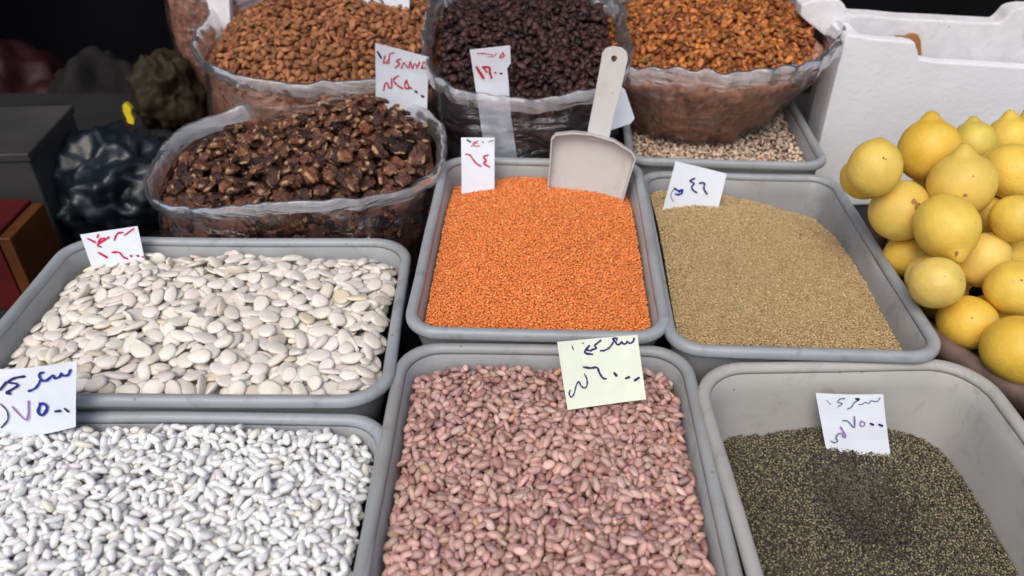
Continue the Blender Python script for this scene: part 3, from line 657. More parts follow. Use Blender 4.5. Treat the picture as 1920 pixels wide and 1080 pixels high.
def card(label, corners, base, nrm, marks, paper='paper', extend=.006, zoom=(0,0,1), side=None, thick=.0004):
    """corners in photo pixels TL,TR,BR,BL (more points allowed on the right side); plane through base facing nrm"""
    nrm = Vector(nrm).normalized(); base = Vector(base); ox, oy, s = zoom
    W3 = [on_plane(ox+x/s, oy+y/s, base, nrm) for x, y in corners]
    right = (W3[1]-W3[0]).normalized(); up = nrm.cross(right).normalized()
    t = empty('price_card', base); tag(t, label, 'price card', 'handwritten price cards')
    W3[-1] = W3[-1] - up*extend; W3[-2] = W3[-2] - up*extend
    n = len(W3); bm = bmesh.new()
    fr = [bm.verts.new(p-base) for p in W3]; bk = [bm.verts.new(p-base-nrm*thick) for p in W3]
    bm.faces.new(fr); bm.faces.new(bk[::-1])
    for i in range(n): bm.faces.new((fr[i], bk[i], bk[(i+1) % n], fr[(i+1) % n]))
    for ax, ln in ((right, .10), (up, .14)):
        for k in range(-5, 6): bmesh.ops.bisect_plane(bm, geom=bm.verts[:]+bm.edges[:]+bm.faces[:], plane_co=ax*(ln*k/5), plane_no=ax)
    cv = ((sum(map(ord, label)) % 7) - 3)*.9 or 1.4; cu = ((sum(map(ord, label)) % 5) - 2)*.7
    def bend(p): a, b = p.dot(right), p.dot(up); return nrm*(cv*a*a + cu*b*b + .0007*nz(a*45+cv, b*45, 1) + .0005*nz(a*120, b*110+cu, 4))
    for q in bm.verts: q.co += bend(q.co)
    bm_obj('paper', bm, M[paper], t)
    by = {}
    for ink, wpx, pts in marks: by.setdefault(ink, []).append((wpx, pts))
    k = 0
    for ink, ls in by.items():
        V, F = [], []
        for wpx, pts in ls:
            k += 1; off = base - nrm*(.0005 + .00001*k)
            w3 = [on_plane(ox+x/s, oy+y/s, base + nrm*.0005, nrm) - off - nrm*.0005 + Vector((0,0,0)) for x, y in pts]
            w3 = [on_plane(ox+x/s, oy+y/s, base + nrm*(.0009+.00001*k), nrm) - base for x, y in pts]
            sc = (base-O).length/FPX
            stroke_mesh(V, F, w3, wpx/s*sc*.8, right, up, nrm)
        V = [p + bend(p) for p in V]
        o = obj('handwriting', V, F, M['ink_'+ink], t); tag(o, kind='stuff')
    return t
def nrm_of(yaw, lean):   # facing the camera, leaning back by lean
    return (math.sin(R_(yaw))*math.cos(R_(lean)), -math.cos(R_(yaw))*math.cos(R_(lean)), math.sin(R_(lean)))
L_ = [  # pink beans: yellowish card
 ('navy',26,[(1125,205),(1115,240),(1080,262),(1050,240),(1040,262),(1010,268),(985,245),(972,268),(940,275),(915,240),(888,212),(930,203),(935,225)]),
 ('navy',24,[(895,250),(855,308),(800,340),(755,345)]),('navy',26,[(755,230),(690,285),(705,318),(655,332)]),('navy',30,[(625,290),(575,365),(660,385)]),('navy',24,[(600,340),(650,345)]),
 ('navy',16,[(432,295),(445,330)]),('navy',14,[(548,258),(562,262)]),
 ('navy',28,[(565,528),(640,540),(715,535),(745,600),(780,650),(815,662)]),
 ('black',36,[(912,600),(935,625)]),('black',32,[(1040,655),(1075,642)]),('navy',38,[(1140,675),(1178,650)]),
 ('navy',20,[(575,610),(600,660),(605,730),(575,765),(535,740),(510,690),(480,740),(455,830),(425,865),(400,830),(410,790)])]
card('yellowish card reading 6000 in blue ink on the pink beans', [(260,245),(1160,165),(1255,800),(375,920)], at_z(1135,745,.937), nrm_of(3,38), L_, 'paper_y', .008, (1000,600,6))
L_ = [('grey',14,[(885,145),(860,180),(820,185),(790,175),(760,205),(720,195),(690,215),(655,220)]),('black',24,[(650,158),(617,152),(642,172)]),('grey',16,[(640,175),(600,200),(570,250),(530,275)]),
 ('grey',14,[(495,155),(450,160),(420,200),(470,215),(430,250)]),('grey',9,[(305,185),(350,235)]),
 ('grey',18,[(485,410),(540,420),(610,490),(605,360)]),('purple',16,[(680,410),(720,430),(715,465),(680,470),(672,430),(685,408)]),
 ('navy',26,[(790,440),(820,455)]),('navy',28,[(888,452),(922,468)]),
 ('purple',22,[(462,490),(490,540),(515,580),(505,605),(485,590),(482,560)]),('grey',18,[(460,560),(425,575),(415,620),(430,648),(395,670),(362,655)])]
card('white card reading 7500 pushed into the dark green seeds', [(185,110),(920,100),(960,400),(1060,830),(375,955)], at_z(1620,872,.858), nrm_of(-4,24), L_, 'paper', .012, (1500,720,6))
L_ = [('navy',30,[(640,425),(570,455),(630,495),(595,540),(610,585),(665,625)]),('navy',30,[(712,490),(780,490),(770,560),(790,610),(815,645)]),
 ('blue',34,[(345,565),(400,600),(458,585),(450,635),(400,655),(365,648)]),('blue',26,[(410,620),(445,600)]),('navy',12,[(340,570),(290,640),(300,710),(335,760)])]
card('tilted white card reading 46 at the back of the bulgur tub', [(360,170),(1105,355),(985,795),(135,990)], at_z(1290,395,.918), nrm_of(4,18), L_, 'paper', .004, (1220,280,7.714))
L_ = [('black',12,[(705,728),(728,742)]),('red',7,[(735,772),(760,745),(778,735)]),('red',7,[(745,748),(757,770),(790,768)]),('grey',10,[(808,742),(814,745)]),('grey',7,[(850,742),(882,730)]),('red',8,[(752,742),(772,752)]),
 ('red',13,[(697,825),(725,832),(760,880),(797,905)]),('red',14,[(845,830),(815,845),(835,868),(815,885),(855,910)])]
card('narrow white card reading 64 in red on the orange lentils', [(665,712),(890,712),(890,1045),(668,1078)], at_z(897,352,.9475), nrm_of(0,22), L_, 'paper', .003, (680,60,3.6))
L_ = [('red',20,[(770,225),(815,300)]),('red',18,[(812,225),(855,228),(858,262),(870,300)]),('red',12,[(815,228),(840,262)]),('red',12,[(892,265),(900,266)]),('black',13,[(930,272),(938,274)]),
 ('red',6,[(775,128),(830,132),(880,140)]),('red',10,[(945,125),(955,150),(925,160),(940,135)]),('red',6,[(885,152),(905,128)]),('black',5,[(775,130),(820,128)]),('red',6,[(845,155),(880,150)])]
card('long narrow paper strip reading 1600 inside the dark raisin bag', [(725,100),(995,75),(1000,200),(975,240),(985,330),(1000,560),(1045,830),(828,830)], (-.045,1.0925,.98), nrm_of(0,3), L_, 'paper', .03, (680,60,3.6))
L_ = [('black',14,[(100,120),(125,165)]),('red',11,[(152,150),(140,200),(175,180),(182,140),(210,130)]),('red',9,[(165,205),(180,195)]),
 ('red',11,[(255,172),(225,190),(250,205),(220,235)]),('red',10,[(262,240),(275,200),(290,218),(310,235),(320,190),(335,242),(350,205),(370,225),(385,190),(362,240)]),('red',10,[(395,238),(412,190),(426,225),(400,238)]),
 ('red',12,[(142,392),(150,350),(165,340),(180,378),(196,365),(193,310)]),('red',13,[(240,292),(208,318),(232,355),(270,380)]),('red',12,[(295,322),(282,368),(310,378),(297,325)]),('red',14,[(322,372),(328,378)]),('black',17,[(355,398),(364,404)]),('black',19,[(398,428),(408,436)])]
card('large white card reading 25000 in red behind the walnuts', [(85,58),(445,158),(440,640),(100,560)], at_y(752,200,1.155), nrm_of(8,6), L_, 'paper', .01, (680,60,3.6))
L_ = [('red',10,[(420,118),(452,136)]),('red',9,[(462,112),(466,100)]),('red',10,[(478,158),(460,148),(500,122),(480,118),(465,140),(515,112)]),('red',9,[(540,125),(555,95),(580,88)]),('red',7,[(588,102),(636,70)]),
 ('red',13,[(468,186),(502,206)]),('red',11,[(528,184),(560,184),(580,205),(600,214)]),('red',12,[(616,200),(620,201)]),('red',12,[(648,199),(653,200)]),('red',10,[(674,203),(678,204)])]
card('white card reading 16000 in red at the lima beans', [(385,98),(655,57),(684,225),(432,240)], at_z(220,485,.930), nrm_of(-4,22), L_, 'paper', .008, (0,400,2.51))
L_ = [('blue',12,[(298,765),(290,785),(270,786),(262,775),(255,790),(235,793),(228,780),(200,800),(178,790),(170,768),(186,762)]),('blue',11,[(178,795),(160,828),(128,842)]),
 ('navy',12,[(105,775),(60,782),(30,800),(80,812),(22,850),(42,852)]),('navy',11,[(-10,838),(22,800)]),('purple',10,[(55,915),(125,973),(130,888)]),
 ('blue',15,[(183,905),(176,940),(198,952),(214,925),(205,905),(183,900)]),('navy',14,[(252,941),(270,940)]),('navy',13,[(292,934),(304,946)]),('navy',8,[(-5,903),(28,935),(32,975),(-5,1018)])]
card('white card reading 7500 in blue standing in the white beans', [(-70,746),(322,728),(328,985),(-70,1050)], at_z(60,812,.934), nrm_of(-6,12), L_, 'paper', .008, (0,400,2.51))
L_ = [('black',13,[(150,-8),(185,50)]),('black',12,[(180,-10),(205,5),(218,52)]),('black',14,[(238,34),(245,38)]),('black',14,[(272,43),(280,47)]),('black',15,[(302,53),(310,58)])]
card('white card reading 16000 in black on top of the almonds', [(100,-80),(345,-50),(345,105),(100,20)], at_y(725,22,1.40), nrm_of(4,8), L_, 'paper', .006, (640,0,2.7))

# ------------------------------------------------------------------ scoop
nS = Vector(nrm_of(-4, 16)); bS = Vector((.092, 1.003, .955))
def ps(px, py, out=0): return on_plane(px, py, bS + nS*out, nS)
t = empty('plastic_scoop', bS); tag(t, 'white plastic scoop standing upright in the orange lentils', 'scoop')
def slab(name, front, thick, m, parent, base, n, bevel=.0008, hole=None):
    """front: world polygon; extruded backwards along n"""
    bm = bmesh.new(); fr = [bm.verts.new(p-base) for p in front]; bk = [bm.verts.new(p-base-n*thick) for p in front]
    k = len(front); bm.faces.new(fr); bm.faces.new(bk[::-1])
    for i in range(k): bm.faces.new((fr[i], bk[i], bk[(i+1) % k], fr[(i+1) % k]))
    bmesh.ops.recalc_face_normals(bm, faces=bm.faces)
    if bevel: bmesh.ops.bevel(bm, geom=bm.edges[:], offset=bevel, segments=2, profile=.6, affect='EDGES', clamp_overlap=True)
    return bm_obj(name, bm, m, parent)
top = [ps(1036,258), ps(1043,250), ps(1075,247), ps(1110,250), ps(1150,262), ps(1182,282), ps(1188,294)]
bot = [ps(1157,405), ps(1118,395), ps(1070,385), ps(1027,372)]
slab('blade', top+bot, .0022, M['scoop'], t, bS, nS)
# side and back walls of the scoop, standing towards the camera
def wall(name, pts, h0, h1, th):
    bm = bmesh.new(); n = len(pts); rows = []
    for i, p in enumerate(pts):
        hh = h0 + (h1-h0)*i/(n-1); a = (pts[min(i+1,n-1)]-pts[max(i-1,0)]).normalized(); s = nS.cross(a).normalized()*th
        rows.append([bm.verts.new(q-bS) for q in (p+nS*.0002, p+nS*hh, p+nS*hh+s, p+nS*.0002+s)])
    for i in range(n-1):
        for k in range(4): bm.faces.new((rows[i][k], rows[i][(k+1) % 4], rows[i+1][(k+1) % 4], rows[i+1][k]))
    bm.faces.new(rows[0]); bm.faces.new(rows[-1][::-1]); return bm_obj(name, bm, M['scoop'], t)
wall('side_wall', [ps(1188,294), ps(1177,330), ps(1157,405)], .020, .006, .0018)
wall('side_wall', [ps(1027,372), ps(1032,315), ps(1036,258)], .006, .020, .0018)
wall('back_wall', [ps(1036,258), ps(1043,250), ps(1075,247), ps(1110,250), ps(1150,262), ps(1182,282), ps(1188,294)], .020, .020, .0018)
# handle with a hole
hpts = [(1100,262),(1103,240),(1115,180),(1126,120),(1129,100),(1136,90),(1150,86),(1166,89),(1175,97),(1177,110),(1166,160),(1152,210),(1143,255),(1142,268)]
outer = [ps(x, y, .006) for x, y in hpts]; hc = ps(1151.5, 110, .006); rt = nS.cross(Vector((0,0,1))).normalized()*-1; upv = nS.cross(rt).normalized()
bm = bmesh.new(); n = len(outer); hr = .0042
def vv(p): return bm.verts.new(p-bS)
hol = []
for p in outer:
    d = (p-hc); d -= nS*d.dot(nS); hol.append(hc + d.normalized()*hr)
o1 = [vv(p) for p in outer]; o2 = [vv(p-nS*.004) for p in outer]; h1_ = [vv(p) for p in hol]; h2_ = [vv(p-nS*.004) for p in hol]
for i in range(n):
    j = (i+1) % n
    if (outer[i]-outer[j]).length < 1e-6: continue
    bm.faces.new((o1[i],o1[j],h1_[j],h1_[i])); bm.faces.new((o2[i],h2_[i],h2_[j],o2[j])); bm.faces.new((o1[i],o2[i],o2[j],o1[j])); bm.faces.new((h1_[i],h1_[j],h2_[j],h2_[i]))
bm_obj('handle', bm, M['scoop'], t)
# paper between the two raisin bags
nP = Vector(nrm_of(10, 12)); bP = at_y(1170, 220, 1.085)
t = empty('paper_slip', bP); tag(t, 'folded pale paper slip between the dark and golden raisin bags', 'paper')
slab('sheet', [on_plane(x, y, bP, nP) for x, y in ((1150,150),(1172,168),(1190,222),(1182,232),(1140,246),(1135,200))], .0006, M['paper'], t, bP, nP, bevel=0)

# ------------------------------------------------------------------ lemons
def lemon_mesh(seed, nub):
    v, f = ico_t(4); o = v.copy(); r = random.Random(seed); q = r.uniform(.9, 1.0)
    for i, p in enumerate(v):
        x, y, z = p; rr_ = 1 + .035*nz(x*1.4+seed*5, y*1.4, z*1.4) + .012*nz(x*5+seed, y*5, z*5)
        s = max(z, 0); k = math.exp(-(math.acos(max(-1,min(1,z)))/.26)**2)
        h = rr_ + nub*k - .06*nub*math.exp(-((math.acos(max(-1,min(1,z)))-.45)/.15)**2)*2
        kb = math.exp(-(math.acos(max(-1,min(1,-z)))/.16)**2); h -= .05*kb
        o[i] = (x*q*h, y*q*h, z*h*1.03)
    return o, f
LM = []
for k in range(6):
    tv, tf = lemon_mesh(k, (.26,.19,.26,.09,.22,.07)[k])
    LM.append((tv, tf))
LCOL = {'y': (1,1,1), 'o': (1.0,.92,.72), 'g': (.84,.96,1.1), 'p': (1.02,1.05,1.6), 'd': (.94,.95,1.2)}
# px, py, radius px, order depth offset, colour, nub direction (screen right, screen up, towards camera), template
lem = [(1910,655,62,'o',(.2,.1,-1),5,'lowest lemon at the tray edge'),(1813,605,54,'o',(-.1,.2,-1),3,'orange-tinted lemon above the tray edge'),
 (1755,530,50,'p',(.3,-.2,-1),1,'pale round lemon beside the rim of the bulgur tub'),(1903,540,53,'y',(.5,.3,-.9),3,'smooth round lemon above the lowest lemon'),
 (1775,425,58,'y',(.1,-.9,.4),4,'big round lemon in the middle of the pile'),(1688,395,56,'d',(.25,.8,-.3),5,'scarred lemon with brown marks leaning on the tub'),
 (1843,487,50,'p',(.45,.8,.25),1,'pale lemon with its knobbly end upward in the middle'),(1905,410,45,'y',(.6,-.1,-.6),3,'yellow lemon below the large right-hand one in the pile'),
 (1803,345,57,'d',(-.1,.95,.35),2,'pale lemon with a blunt nipple among the top ones'),(1640,315,49,'d',(.2,.95,.0),3,'lemon at the far left of the pile top'),
 (1742,282,56,'o',(.03,1,.05),0,'topmost lemon with a sharp pointed tip'),(1900,322,52,'y',(-.5,.6,-.6),1,'large yellow lemon high in the pile by the foam crate'),
 (1825,272,40,'g',(.0,1,.0),4,'greenish lemon behind the topmost one'),(1848,405,34,'y',(.3,-.8,.5),3,'small lemon tucked behind the big round one'),
 (1700,480,40,'o',(.3,.3,-.9),3,'half hidden lemon squeezed against the tub rim'),(1893,262,38,'y',(-.1,.95,.2),2,'small lemon peeking behind the large yellow one'),
 (1888,480,36,'y',(.3,.3,-.5),3,'hidden lemon deep between the middle lemons'),(1620,333,30,'o',(-.3,.3,-.9),1,'orange lemon sliver behind the far left lemon'),
 (1942,248,42,'o',(-.3,.9,.1),4,'orange lemon cut by the picture edge at the top'),
 (2010,560,54,'y',(.3,.6,.2),1,''),(2010,420,54,'y',(.3,.6,.2),2,''),(2000,300,50,'o',(.3,.6,.2),3,''),(2030,690,56,'y',(.3,.6,.2),0,'')]
cr_, ur_ = Vector((1,0,0)), Vector((0, math.sin(PITCH), math.cos(PITCH))); tc_ = Vector((0,-math.cos(PITCH), math.sin(PITCH)))
placed = []
def put_lemon(p, rad, tint, nubd, k, label, grp='lemons piled beside the tubs'):
    tv, tf = LM[k]; z = (cr_*nubd[0] + ur_*nubd[1] + tc_*nubd[2]).normalized(); q = z.to_track_quat('Z','Y')
    tvv = tv*rad; me = bulk_mesh('lemon', [(tvv, tf, None, np.eye(3)[None], np.zeros((1,3)), np.array([LCOL[tint]])*(1+rng.normal(0,.02)))]); me.materials.append(M['lemon'])
    ob = bpy.data.objects.new('lemon', me); C.objects.link(ob); ob.location = p; ob.rotation_mode = 'QUATERNION'; ob.rotation_quaternion = q
    tag(ob, label, 'lemon', grp); return ob, q
OBL = {}
for i, (px, py, rp, c_, nd, k, lab) in enumerate(lem):
    d = ray(px, py); zc = .845 + (655-py)*.00030 + (.0 if i < 13 else .02)
    rad = rp/FPX*zc*1.07
    if rad < .029: rad = .0295
    while True:
        p = O + d*zc
        if all((p-q).length > (rad+r2)*.93 for q, r2 in placed): break
        zc += .002
        if zc > 1.4: break
    if not (lab == '' ): pass
    placed.append((p, rad))
    if lab == '': continue
    o, q = put_lemon(p, rad, c_, nd, k, lab); OBL[i] = (o, p, rad)
# brown scars on one lemon
o, p, rad = OBL[5]
def scar(o, p, rad, spots):
    V, F = [], []; rq = o.rotation_quaternion.inverted()
    for (sx, sy, sr) in spots:
        b = len(V); n_ = 11
        def prj(x, y):
            zz = math.sqrt(max(.02, 1-x*x-y*y)); return (cr_*x + ur_*y + tc_*zz)
        rr2 = random.Random(int(sx*1000))
        def onsurf(dv):
            dl = (rq @ dv); ok, loc, nn, idx = o.ray_cast(dl*rad*2, -dl); return (loc + nn*.0002) if ok else dl*rad
        V.append(onsurf(prj(sx, sy)))
        for k in range(n_):
            a = 2*math.pi*k/n_; s = sr*(.7+.5*rr2.random()); V.append(onsurf(prj(sx+s*math.cos(a), sy+s*math.sin(a)*1.1)))
        for k in range(n_): F.append((b, b+1+k, b+1+(k+1) % n_))
    obj('scar', V, F, M['lemon_mark'], o, smooth=True)
bpy.context.view_layer.update()
scar(o, p, rad, [(.10,.02,.13),(-.02,.20,.09),(.50,.10,.09),(.16,-.16,.05)])
o, p, rad = OBL[9]; scar(o, p, rad, [(-.10,.22,.05),(-.02,.17,.03)])
for kk, sp in ((4,[(-.05,-.80,.05)]),(3,[(-.35,.25,.035),(.3,-.3,.03)]),(11,[(.15,-.05,.03),(.22,.1,.04)]),(8,[(-.2,.1,.03),(-.35,-.45,.05)]),(7,[(.3,.2,.035)]),(0,[(-.3,.3,.03)]),(1,[(.2,-.1,.025),(-.35,.2,.03)]),(2,[(-.2,.2,.02),(.4,.1,.03)])):
    o, p, rad = OBL[kk]; scar(o, p, rad, sp)
# lemons underneath that hold the pile up, filling the tray below the visible ones
TRX, TRY, TRZ = .657, .80, ZT+.072
surf = list(placed)
for i, (p, rad) in enumerate(surf):
    if lem[i][6] == '': put_lemon(p, rad, 'y', lem[i][4], lem[i][5], 'lemon on the outer slope of the pile beyond the picture edge')
cand = []
for k in range(7):
    for i in range(-4, 5):
        for j in range(-4, 5):
            cand.append(Vector((TRX + (i+.5*(j % 2)+.33*(k % 2))*.063, TRY + (j*.866+.5*(k % 2))*.062, TRZ + .036 + k*.050)))
for c in cand:
    c = c + Vector((rng.uniform(-.004,.004), rng.uniform(-.004,.004), 0)); rad = .0325
    e = math.hypot((c.x-TRX)/.165, (c.y-TRY)/.215)
    if e > .97: continue
    near = min(surf, key=lambda s: (s[0].x-c.x)**2 + (s[0].y-c.y)**2)[0]
    back = max(0, c.y-near.y)
    if c.z > near.z - .035 - max(0, back-.05)*1.1: continue
    hit = True
    for it in range(14):
        cl = [(q, r2) for q, r2 in placed if (c-q).length < (rad+r2)*.90]
        if not cl: hit = False; break
        q, r2 = cl[0]; d = c-q; c = c + d.normalized()*((rad+r2)*.905-d.length); c.z = max(TRZ+.034, c.z)
    if hit or math.hypot((c.x-TRX)/.165, (c.y-TRY)/.215) > 1.0 or c.z > near.z - .02: continue
    placed.append((c, rad)); put_lemon(c, rad, 'y' if rng.random() < .7 else 'p', (rng.normal(), rng.normal(), rng.normal()), int(rng.integers(6)), 'lemon mostly buried under the others in the pile', 'lemons buried in the pile')
# the round tray that carries them
t = empty('lemon_tray', (TRX, TRY, ZT+.067)); tag(t, 'dark brown shallow tray under the heap of lemons', 'tray')
n = 72; rings = []
for r_, z_ in ((.0,.005),(.158,.005),(.166,.010),(.176,.042),(.181,.058),(.190,.062),(.199,.058),(.200,.046),(.192,.030),(.178,.001),(0.,.001)):
    rings.append([((r_*1.02+.003*nz(3*math.cos(6.283*k/n),3*math.sin(6.283*k/n),1))*math.cos(2*math.pi*k/n), (r_*1.25)*math.sin(2*math.pi*k/n), z_) for k in range(n)])
v, f = loft(rings[1:-1]); f.append(tuple(range(n))); f.append(tuple(8*n+k for k in range(n)))
obj('tray_body', v, f, M['tray_brown'], t, smooth=True)

t = empty('wooden_crate', (TRX, TRY, ZT)); tag(t, 'dark low wooden crate carrying the lemon tray', 'crate')
for yy in (-.15, -.05, .05, .15): box('top_slat', (-.150, .150, yy-.045, yy+.045, .052, .066), M['wood'], t, bevel=.001)
for xx in (-.13, .13): box('side_board', (xx-.009, xx+.009, -.195, .195, .001, .0515), M['wood'], t, bevel=.001)

# ------------------------------------------------------------------ foam crates
nF = Vector((math.sin(R_(2)), -math.cos(R_(2)), 0)); bF = at_y(1587, 65, 1.20)
t = empty('foam_crate', (bF.x, bF.y, ZT)); tag(t, 'white foam crate wall with a stepped top behind the lemons', 'crate'); base = t.location.copy()
def pf(px, py): return on_plane(px, py, bF, nF)
fr = [pf(1587,64), pf(1600,66), pf(1650,74), pf(1700,77), pf(1716,80), pf(1721,96), pf(1724,110), pf(1760,116), pf(1840,121), pf(1920,126), pf(2150,140)]
fr += [Vector((fr[-1].x, fr[-1].y, ZT+.002)), Vector((fr[0].x, fr[0].y, ZT+.002))]
slab('front_wall', fr, .020, M['foam'], t, base, nF, bevel=.003)
x0 = fr[0].x - base.x; zt = fr[0].z - ZT
box('side_wall', (x0+.002, x0+.030, .0215, .075, .002, zt-.006), M['foam'], t, bevel=.004)
box('side_wall', (fr[9].x-base.x+.15, fr[9].x-base.x+.18, .0215, .075, .002, zt-.06), M['foam'], t, bevel=.004)
nB = Vector((math.sin(R_(-1)), -math.cos(R_(-1)), 0)); bB = at_y(1600, 30, 1.282)
t = empty('foam_crate', (bB.x, bB.y, ZT)); tag(t, 'soiled white foam crate with a scooped notch along its top', 'crate'); base = t.location.copy()
def pb_(px, py): return on_plane(px, py, bB, nB)
hv = [(1503,10),(1520,2),(1545,-1),(1574,-1),(1583,8),(1590,22),(1600,28),(1640,30),(1690,35),(1760,38),(1830,42),(1874,44),(1884,36),(1896,22),(1906,17),(1925,14),(2150,18),(2150,'T'),(1562,'T'),(1556,78),(1545,66),(1512,40),(1501,30)]
slab('front_wall', [Vector((pb_(x, 60).x, pb_(x, 60).y, ZT+.002)) if y == 'T' else pb_(x, y) for x, y in hv], .035, M['foam_old'], t, base, nB, bevel=.003)
bG = bF + Vector((0,.046+.012,0))
# brown cardboard scrap wedged in the gap
bC = at_y(1715, 90, 1.262); t = empty('cardboard_scrap', bC); tag(t, 'torn brown cardboard scrap wedged between the foam crates', 'cardboard')
slab('scrap', [on_plane(x, y, bC, nB) for x, y in ((1680,69),(1700,69),(1711,64),(1722,66),(1727,76),(1728,100),(1730,125),(1705,125),(1700,90))], .008, M['brown'], t, bC, nB, bevel=.001)

# pale tub edge at the right border
t = empty('pale_tub', (.616, .405, ZT)); tag(t, 'pale beige tub edge at the border below the lemon tray', 'tub')
rg = [[(x, y, z) for x, y in rrect(.115-o, .13-o, .04)] for o, z in ((.03,0),(.006,.125),(0,.13),(.002,.134),(.008,.132),(.036,.012))]
v, f = loft(rg, closed_end=0); n = len(rg[0]); f.append(tuple(5*n+k for k in range(n))); obj('tub_body', v, f, M['pale'], t, smooth=True)

# ------------------------------------------------------------------ bags and papers at the top border
def far_heap(name, label, cx, cy, rx, ry, z, m, dims, seed, colf, tpl, packed):
    zr = lambda a: CAM_Z+z+.015*max(0, math.sin(a))
    bag(label, cx, cy, rx, ry, 2.6, ZT, zr, packed, seed=seed, collar=.02, flare=.008, fold=.8)
    def tg(x, y): return z + .03*(1-np.clip((x/rx)**2+(y/ry)**2,0,1)) - .006
    dep, mwb = bag_heap(None, cx, cy, rx, ry, 2.6, tg, dims, 1500, .002, .012, layers=1.6, K=5, jit=.4, seed=seed)
    heap(name, 'x', dep, mwb, tpl, m, colf, seed, singles=0, corecol=(.4,.4,.4))
far_heap('split_lentils', 'clear bag of reddish seeds at the top border behind the almonds', -.56, 1.62, .115, .06, -.405, M['packed_almond'], (.005,.004,.003), 21, lambda n, r: np.ones((n,3)), tp, 'packed_golden')
far_heap('pale_grains', 'clear bag of pale greenish grain behind the dark raisins', .16, 1.585, .12, .10, -.395, M['pale_grain'], (.005,.004,.003), 22, lambda n, r: colours(n,.2,(),r), tp, 'packed_almond')
bQ = at_y(405, 40, 1.42); nQ = Vector(nrm_of(-10, 5))
t = empty('foam_sheet', (bQ.x, bQ.y, ZT)); tag(t, 'white foam sheet standing at the back beside the almonds', 'foam sheet'); base = t.location.copy()
q = [on_plane(x, y, bQ, nQ) for x, y in ((378,-40),(428,-40),(432,40),(402,62))]
slab('sheet', q[:3] + [Vector((q[2].x, q[2].y+.02, ZT+.01)), Vector((q[2].x-.03, q[2].y+.02, ZT+.01)), q[3]], .012, M['foam_old'], t, base, nQ, bevel=.001)

# ------------------------------------------------------------------ dark corner on the left
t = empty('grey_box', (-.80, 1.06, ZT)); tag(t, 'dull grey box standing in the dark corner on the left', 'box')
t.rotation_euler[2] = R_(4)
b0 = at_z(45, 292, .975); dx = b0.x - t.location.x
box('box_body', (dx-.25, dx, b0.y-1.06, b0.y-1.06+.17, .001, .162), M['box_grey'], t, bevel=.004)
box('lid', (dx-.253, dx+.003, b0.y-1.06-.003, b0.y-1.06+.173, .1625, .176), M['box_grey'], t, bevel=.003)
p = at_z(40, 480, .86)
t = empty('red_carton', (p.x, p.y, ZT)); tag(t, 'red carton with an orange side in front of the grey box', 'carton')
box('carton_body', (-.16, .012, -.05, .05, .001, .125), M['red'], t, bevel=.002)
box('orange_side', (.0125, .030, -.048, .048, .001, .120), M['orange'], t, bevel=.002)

def blob(name, label, cat, p, r3, m, seed, amt=.35, part=None, sub=5, sc=1.6):
    tv, tf = ico_t(sub); v = tv.copy()
    for i, q in enumerate(tv):
        rd = (1-2*abs(nz(q[0]*2.2+seed, q[1]*2.2, q[2]*1.1)))*.9 + (1-2*abs(nz(q[0]*4.5, q[1]*4.5+seed, q[2]*2)))*.26 + (1-2*abs(nz(q[0]*9, q[1]*9+seed, q[2]*5)))*.06
        a = nz(q[0]*sc+seed, q[1]*sc, q[2]*sc) + .6*(.5-abs(nz(q[0]*sc*2.3, q[1]*sc*2.3+seed, q[2]*sc*2.3))*2)*.6 + .25*nz(q[0]*9, q[1]*9+seed, q[2]*9)
        s = 1 + amt*(.5*a + .55*rd - .25); v[i] = (q[0]*r3[0]*s, q[1]*r3[1]*s, max(q[2]*r3[2]*s, -r3[2]*.8) + r3[2]*.8)
    t = empty(name, p); tag(t, label, cat); obj(part or 'body', v, [tuple(q) for q in tf], m, t, smooth=True); return t
p = at_z(215, 400, ZT+.03)
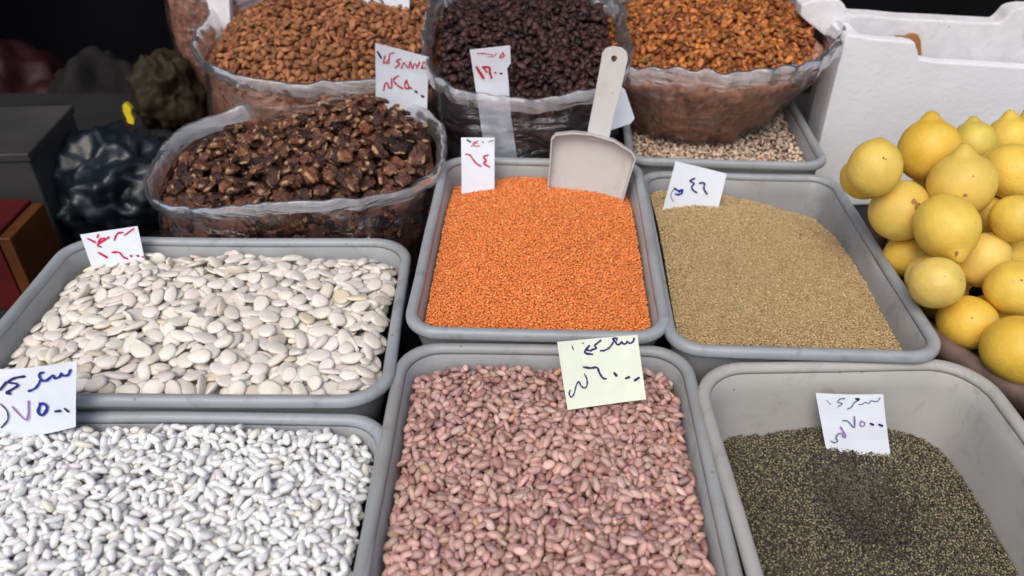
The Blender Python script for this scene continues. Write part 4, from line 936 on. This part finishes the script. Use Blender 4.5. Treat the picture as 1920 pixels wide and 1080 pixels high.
t = blob('black_plastic_bag', 'crumpled black plastic bag left of the walnut bag', 'bag', (p.x, p.y+.03, ZT), (.100,.095,.078), M['black_bag'], 4, .50, 'bag_body')
p2 = at_z(255, 245, 1.0); 
tv = []
def tail(px0, py0, px1, py1, y, wd, parent):   # knotted film tail
    a = at_y(px0, py0, y); b = at_y(px1, py1, y+.02); V, F = [], []
    for i in range(9):
        s = i/8; c = a.lerp(b, s); V.append(c + Vector((0, 0, wd*(1+.5*math.sin(i*2.1)))) - parent.location); V.append(c - Vector((0, -.004*math.sin(i*3), wd)) - parent.location)
        if i: F.append((2*i-2, 2*i-1, 2*i+1, 2*i))
    obj('film_fold', V, F, M['black_bag'], parent, smooth=True)
tail(140, 255, 215, 272, 1.22, .010, t)
p = at_z(205, 225, 1.02-.10); t = blob('ochre_sack', 'dim ochre sack in the dark beyond the black bag', 'sack', (p.x, 1.55, ZT), (.065,.06,.075), M['ochre'], 6, .5, 'sack_body')
p = at_y(240, 215, 1.485)
t = empty('yellow_packet', p); tag(t, 'small bright yellow packet on the ochre sack in the dark', 'packet')
bm = bmesh.new()
pts = [(-.006,-.022),(.003,-.025),(.009,-.012),(.006,.004),(.010,.012),(.002,.026),(-.005,.020),(-.008,.006),(-.005,-.008)]
fr = [bm.verts.new((x, 0, z)) for x, z in pts]; bk = [bm.verts.new((x*.9, .012, z*.9)) for x, z in pts]; bm.faces.new(fr); bm.faces.new(bk[::-1])
for i in range(len(pts)): j = (i+1) % len(pts); bm.faces.new((fr[i], bk[i], bk[j], fr[j]))
bm_obj('packet_body', bm, M['yellow'], t)
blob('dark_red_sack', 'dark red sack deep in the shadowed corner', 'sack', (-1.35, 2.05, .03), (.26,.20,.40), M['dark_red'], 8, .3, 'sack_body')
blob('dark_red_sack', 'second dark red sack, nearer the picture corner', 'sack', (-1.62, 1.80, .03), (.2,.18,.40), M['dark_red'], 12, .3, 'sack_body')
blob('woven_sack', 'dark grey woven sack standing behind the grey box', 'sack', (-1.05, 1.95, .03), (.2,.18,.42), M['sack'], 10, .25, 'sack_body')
print('done', time.time()-T0)
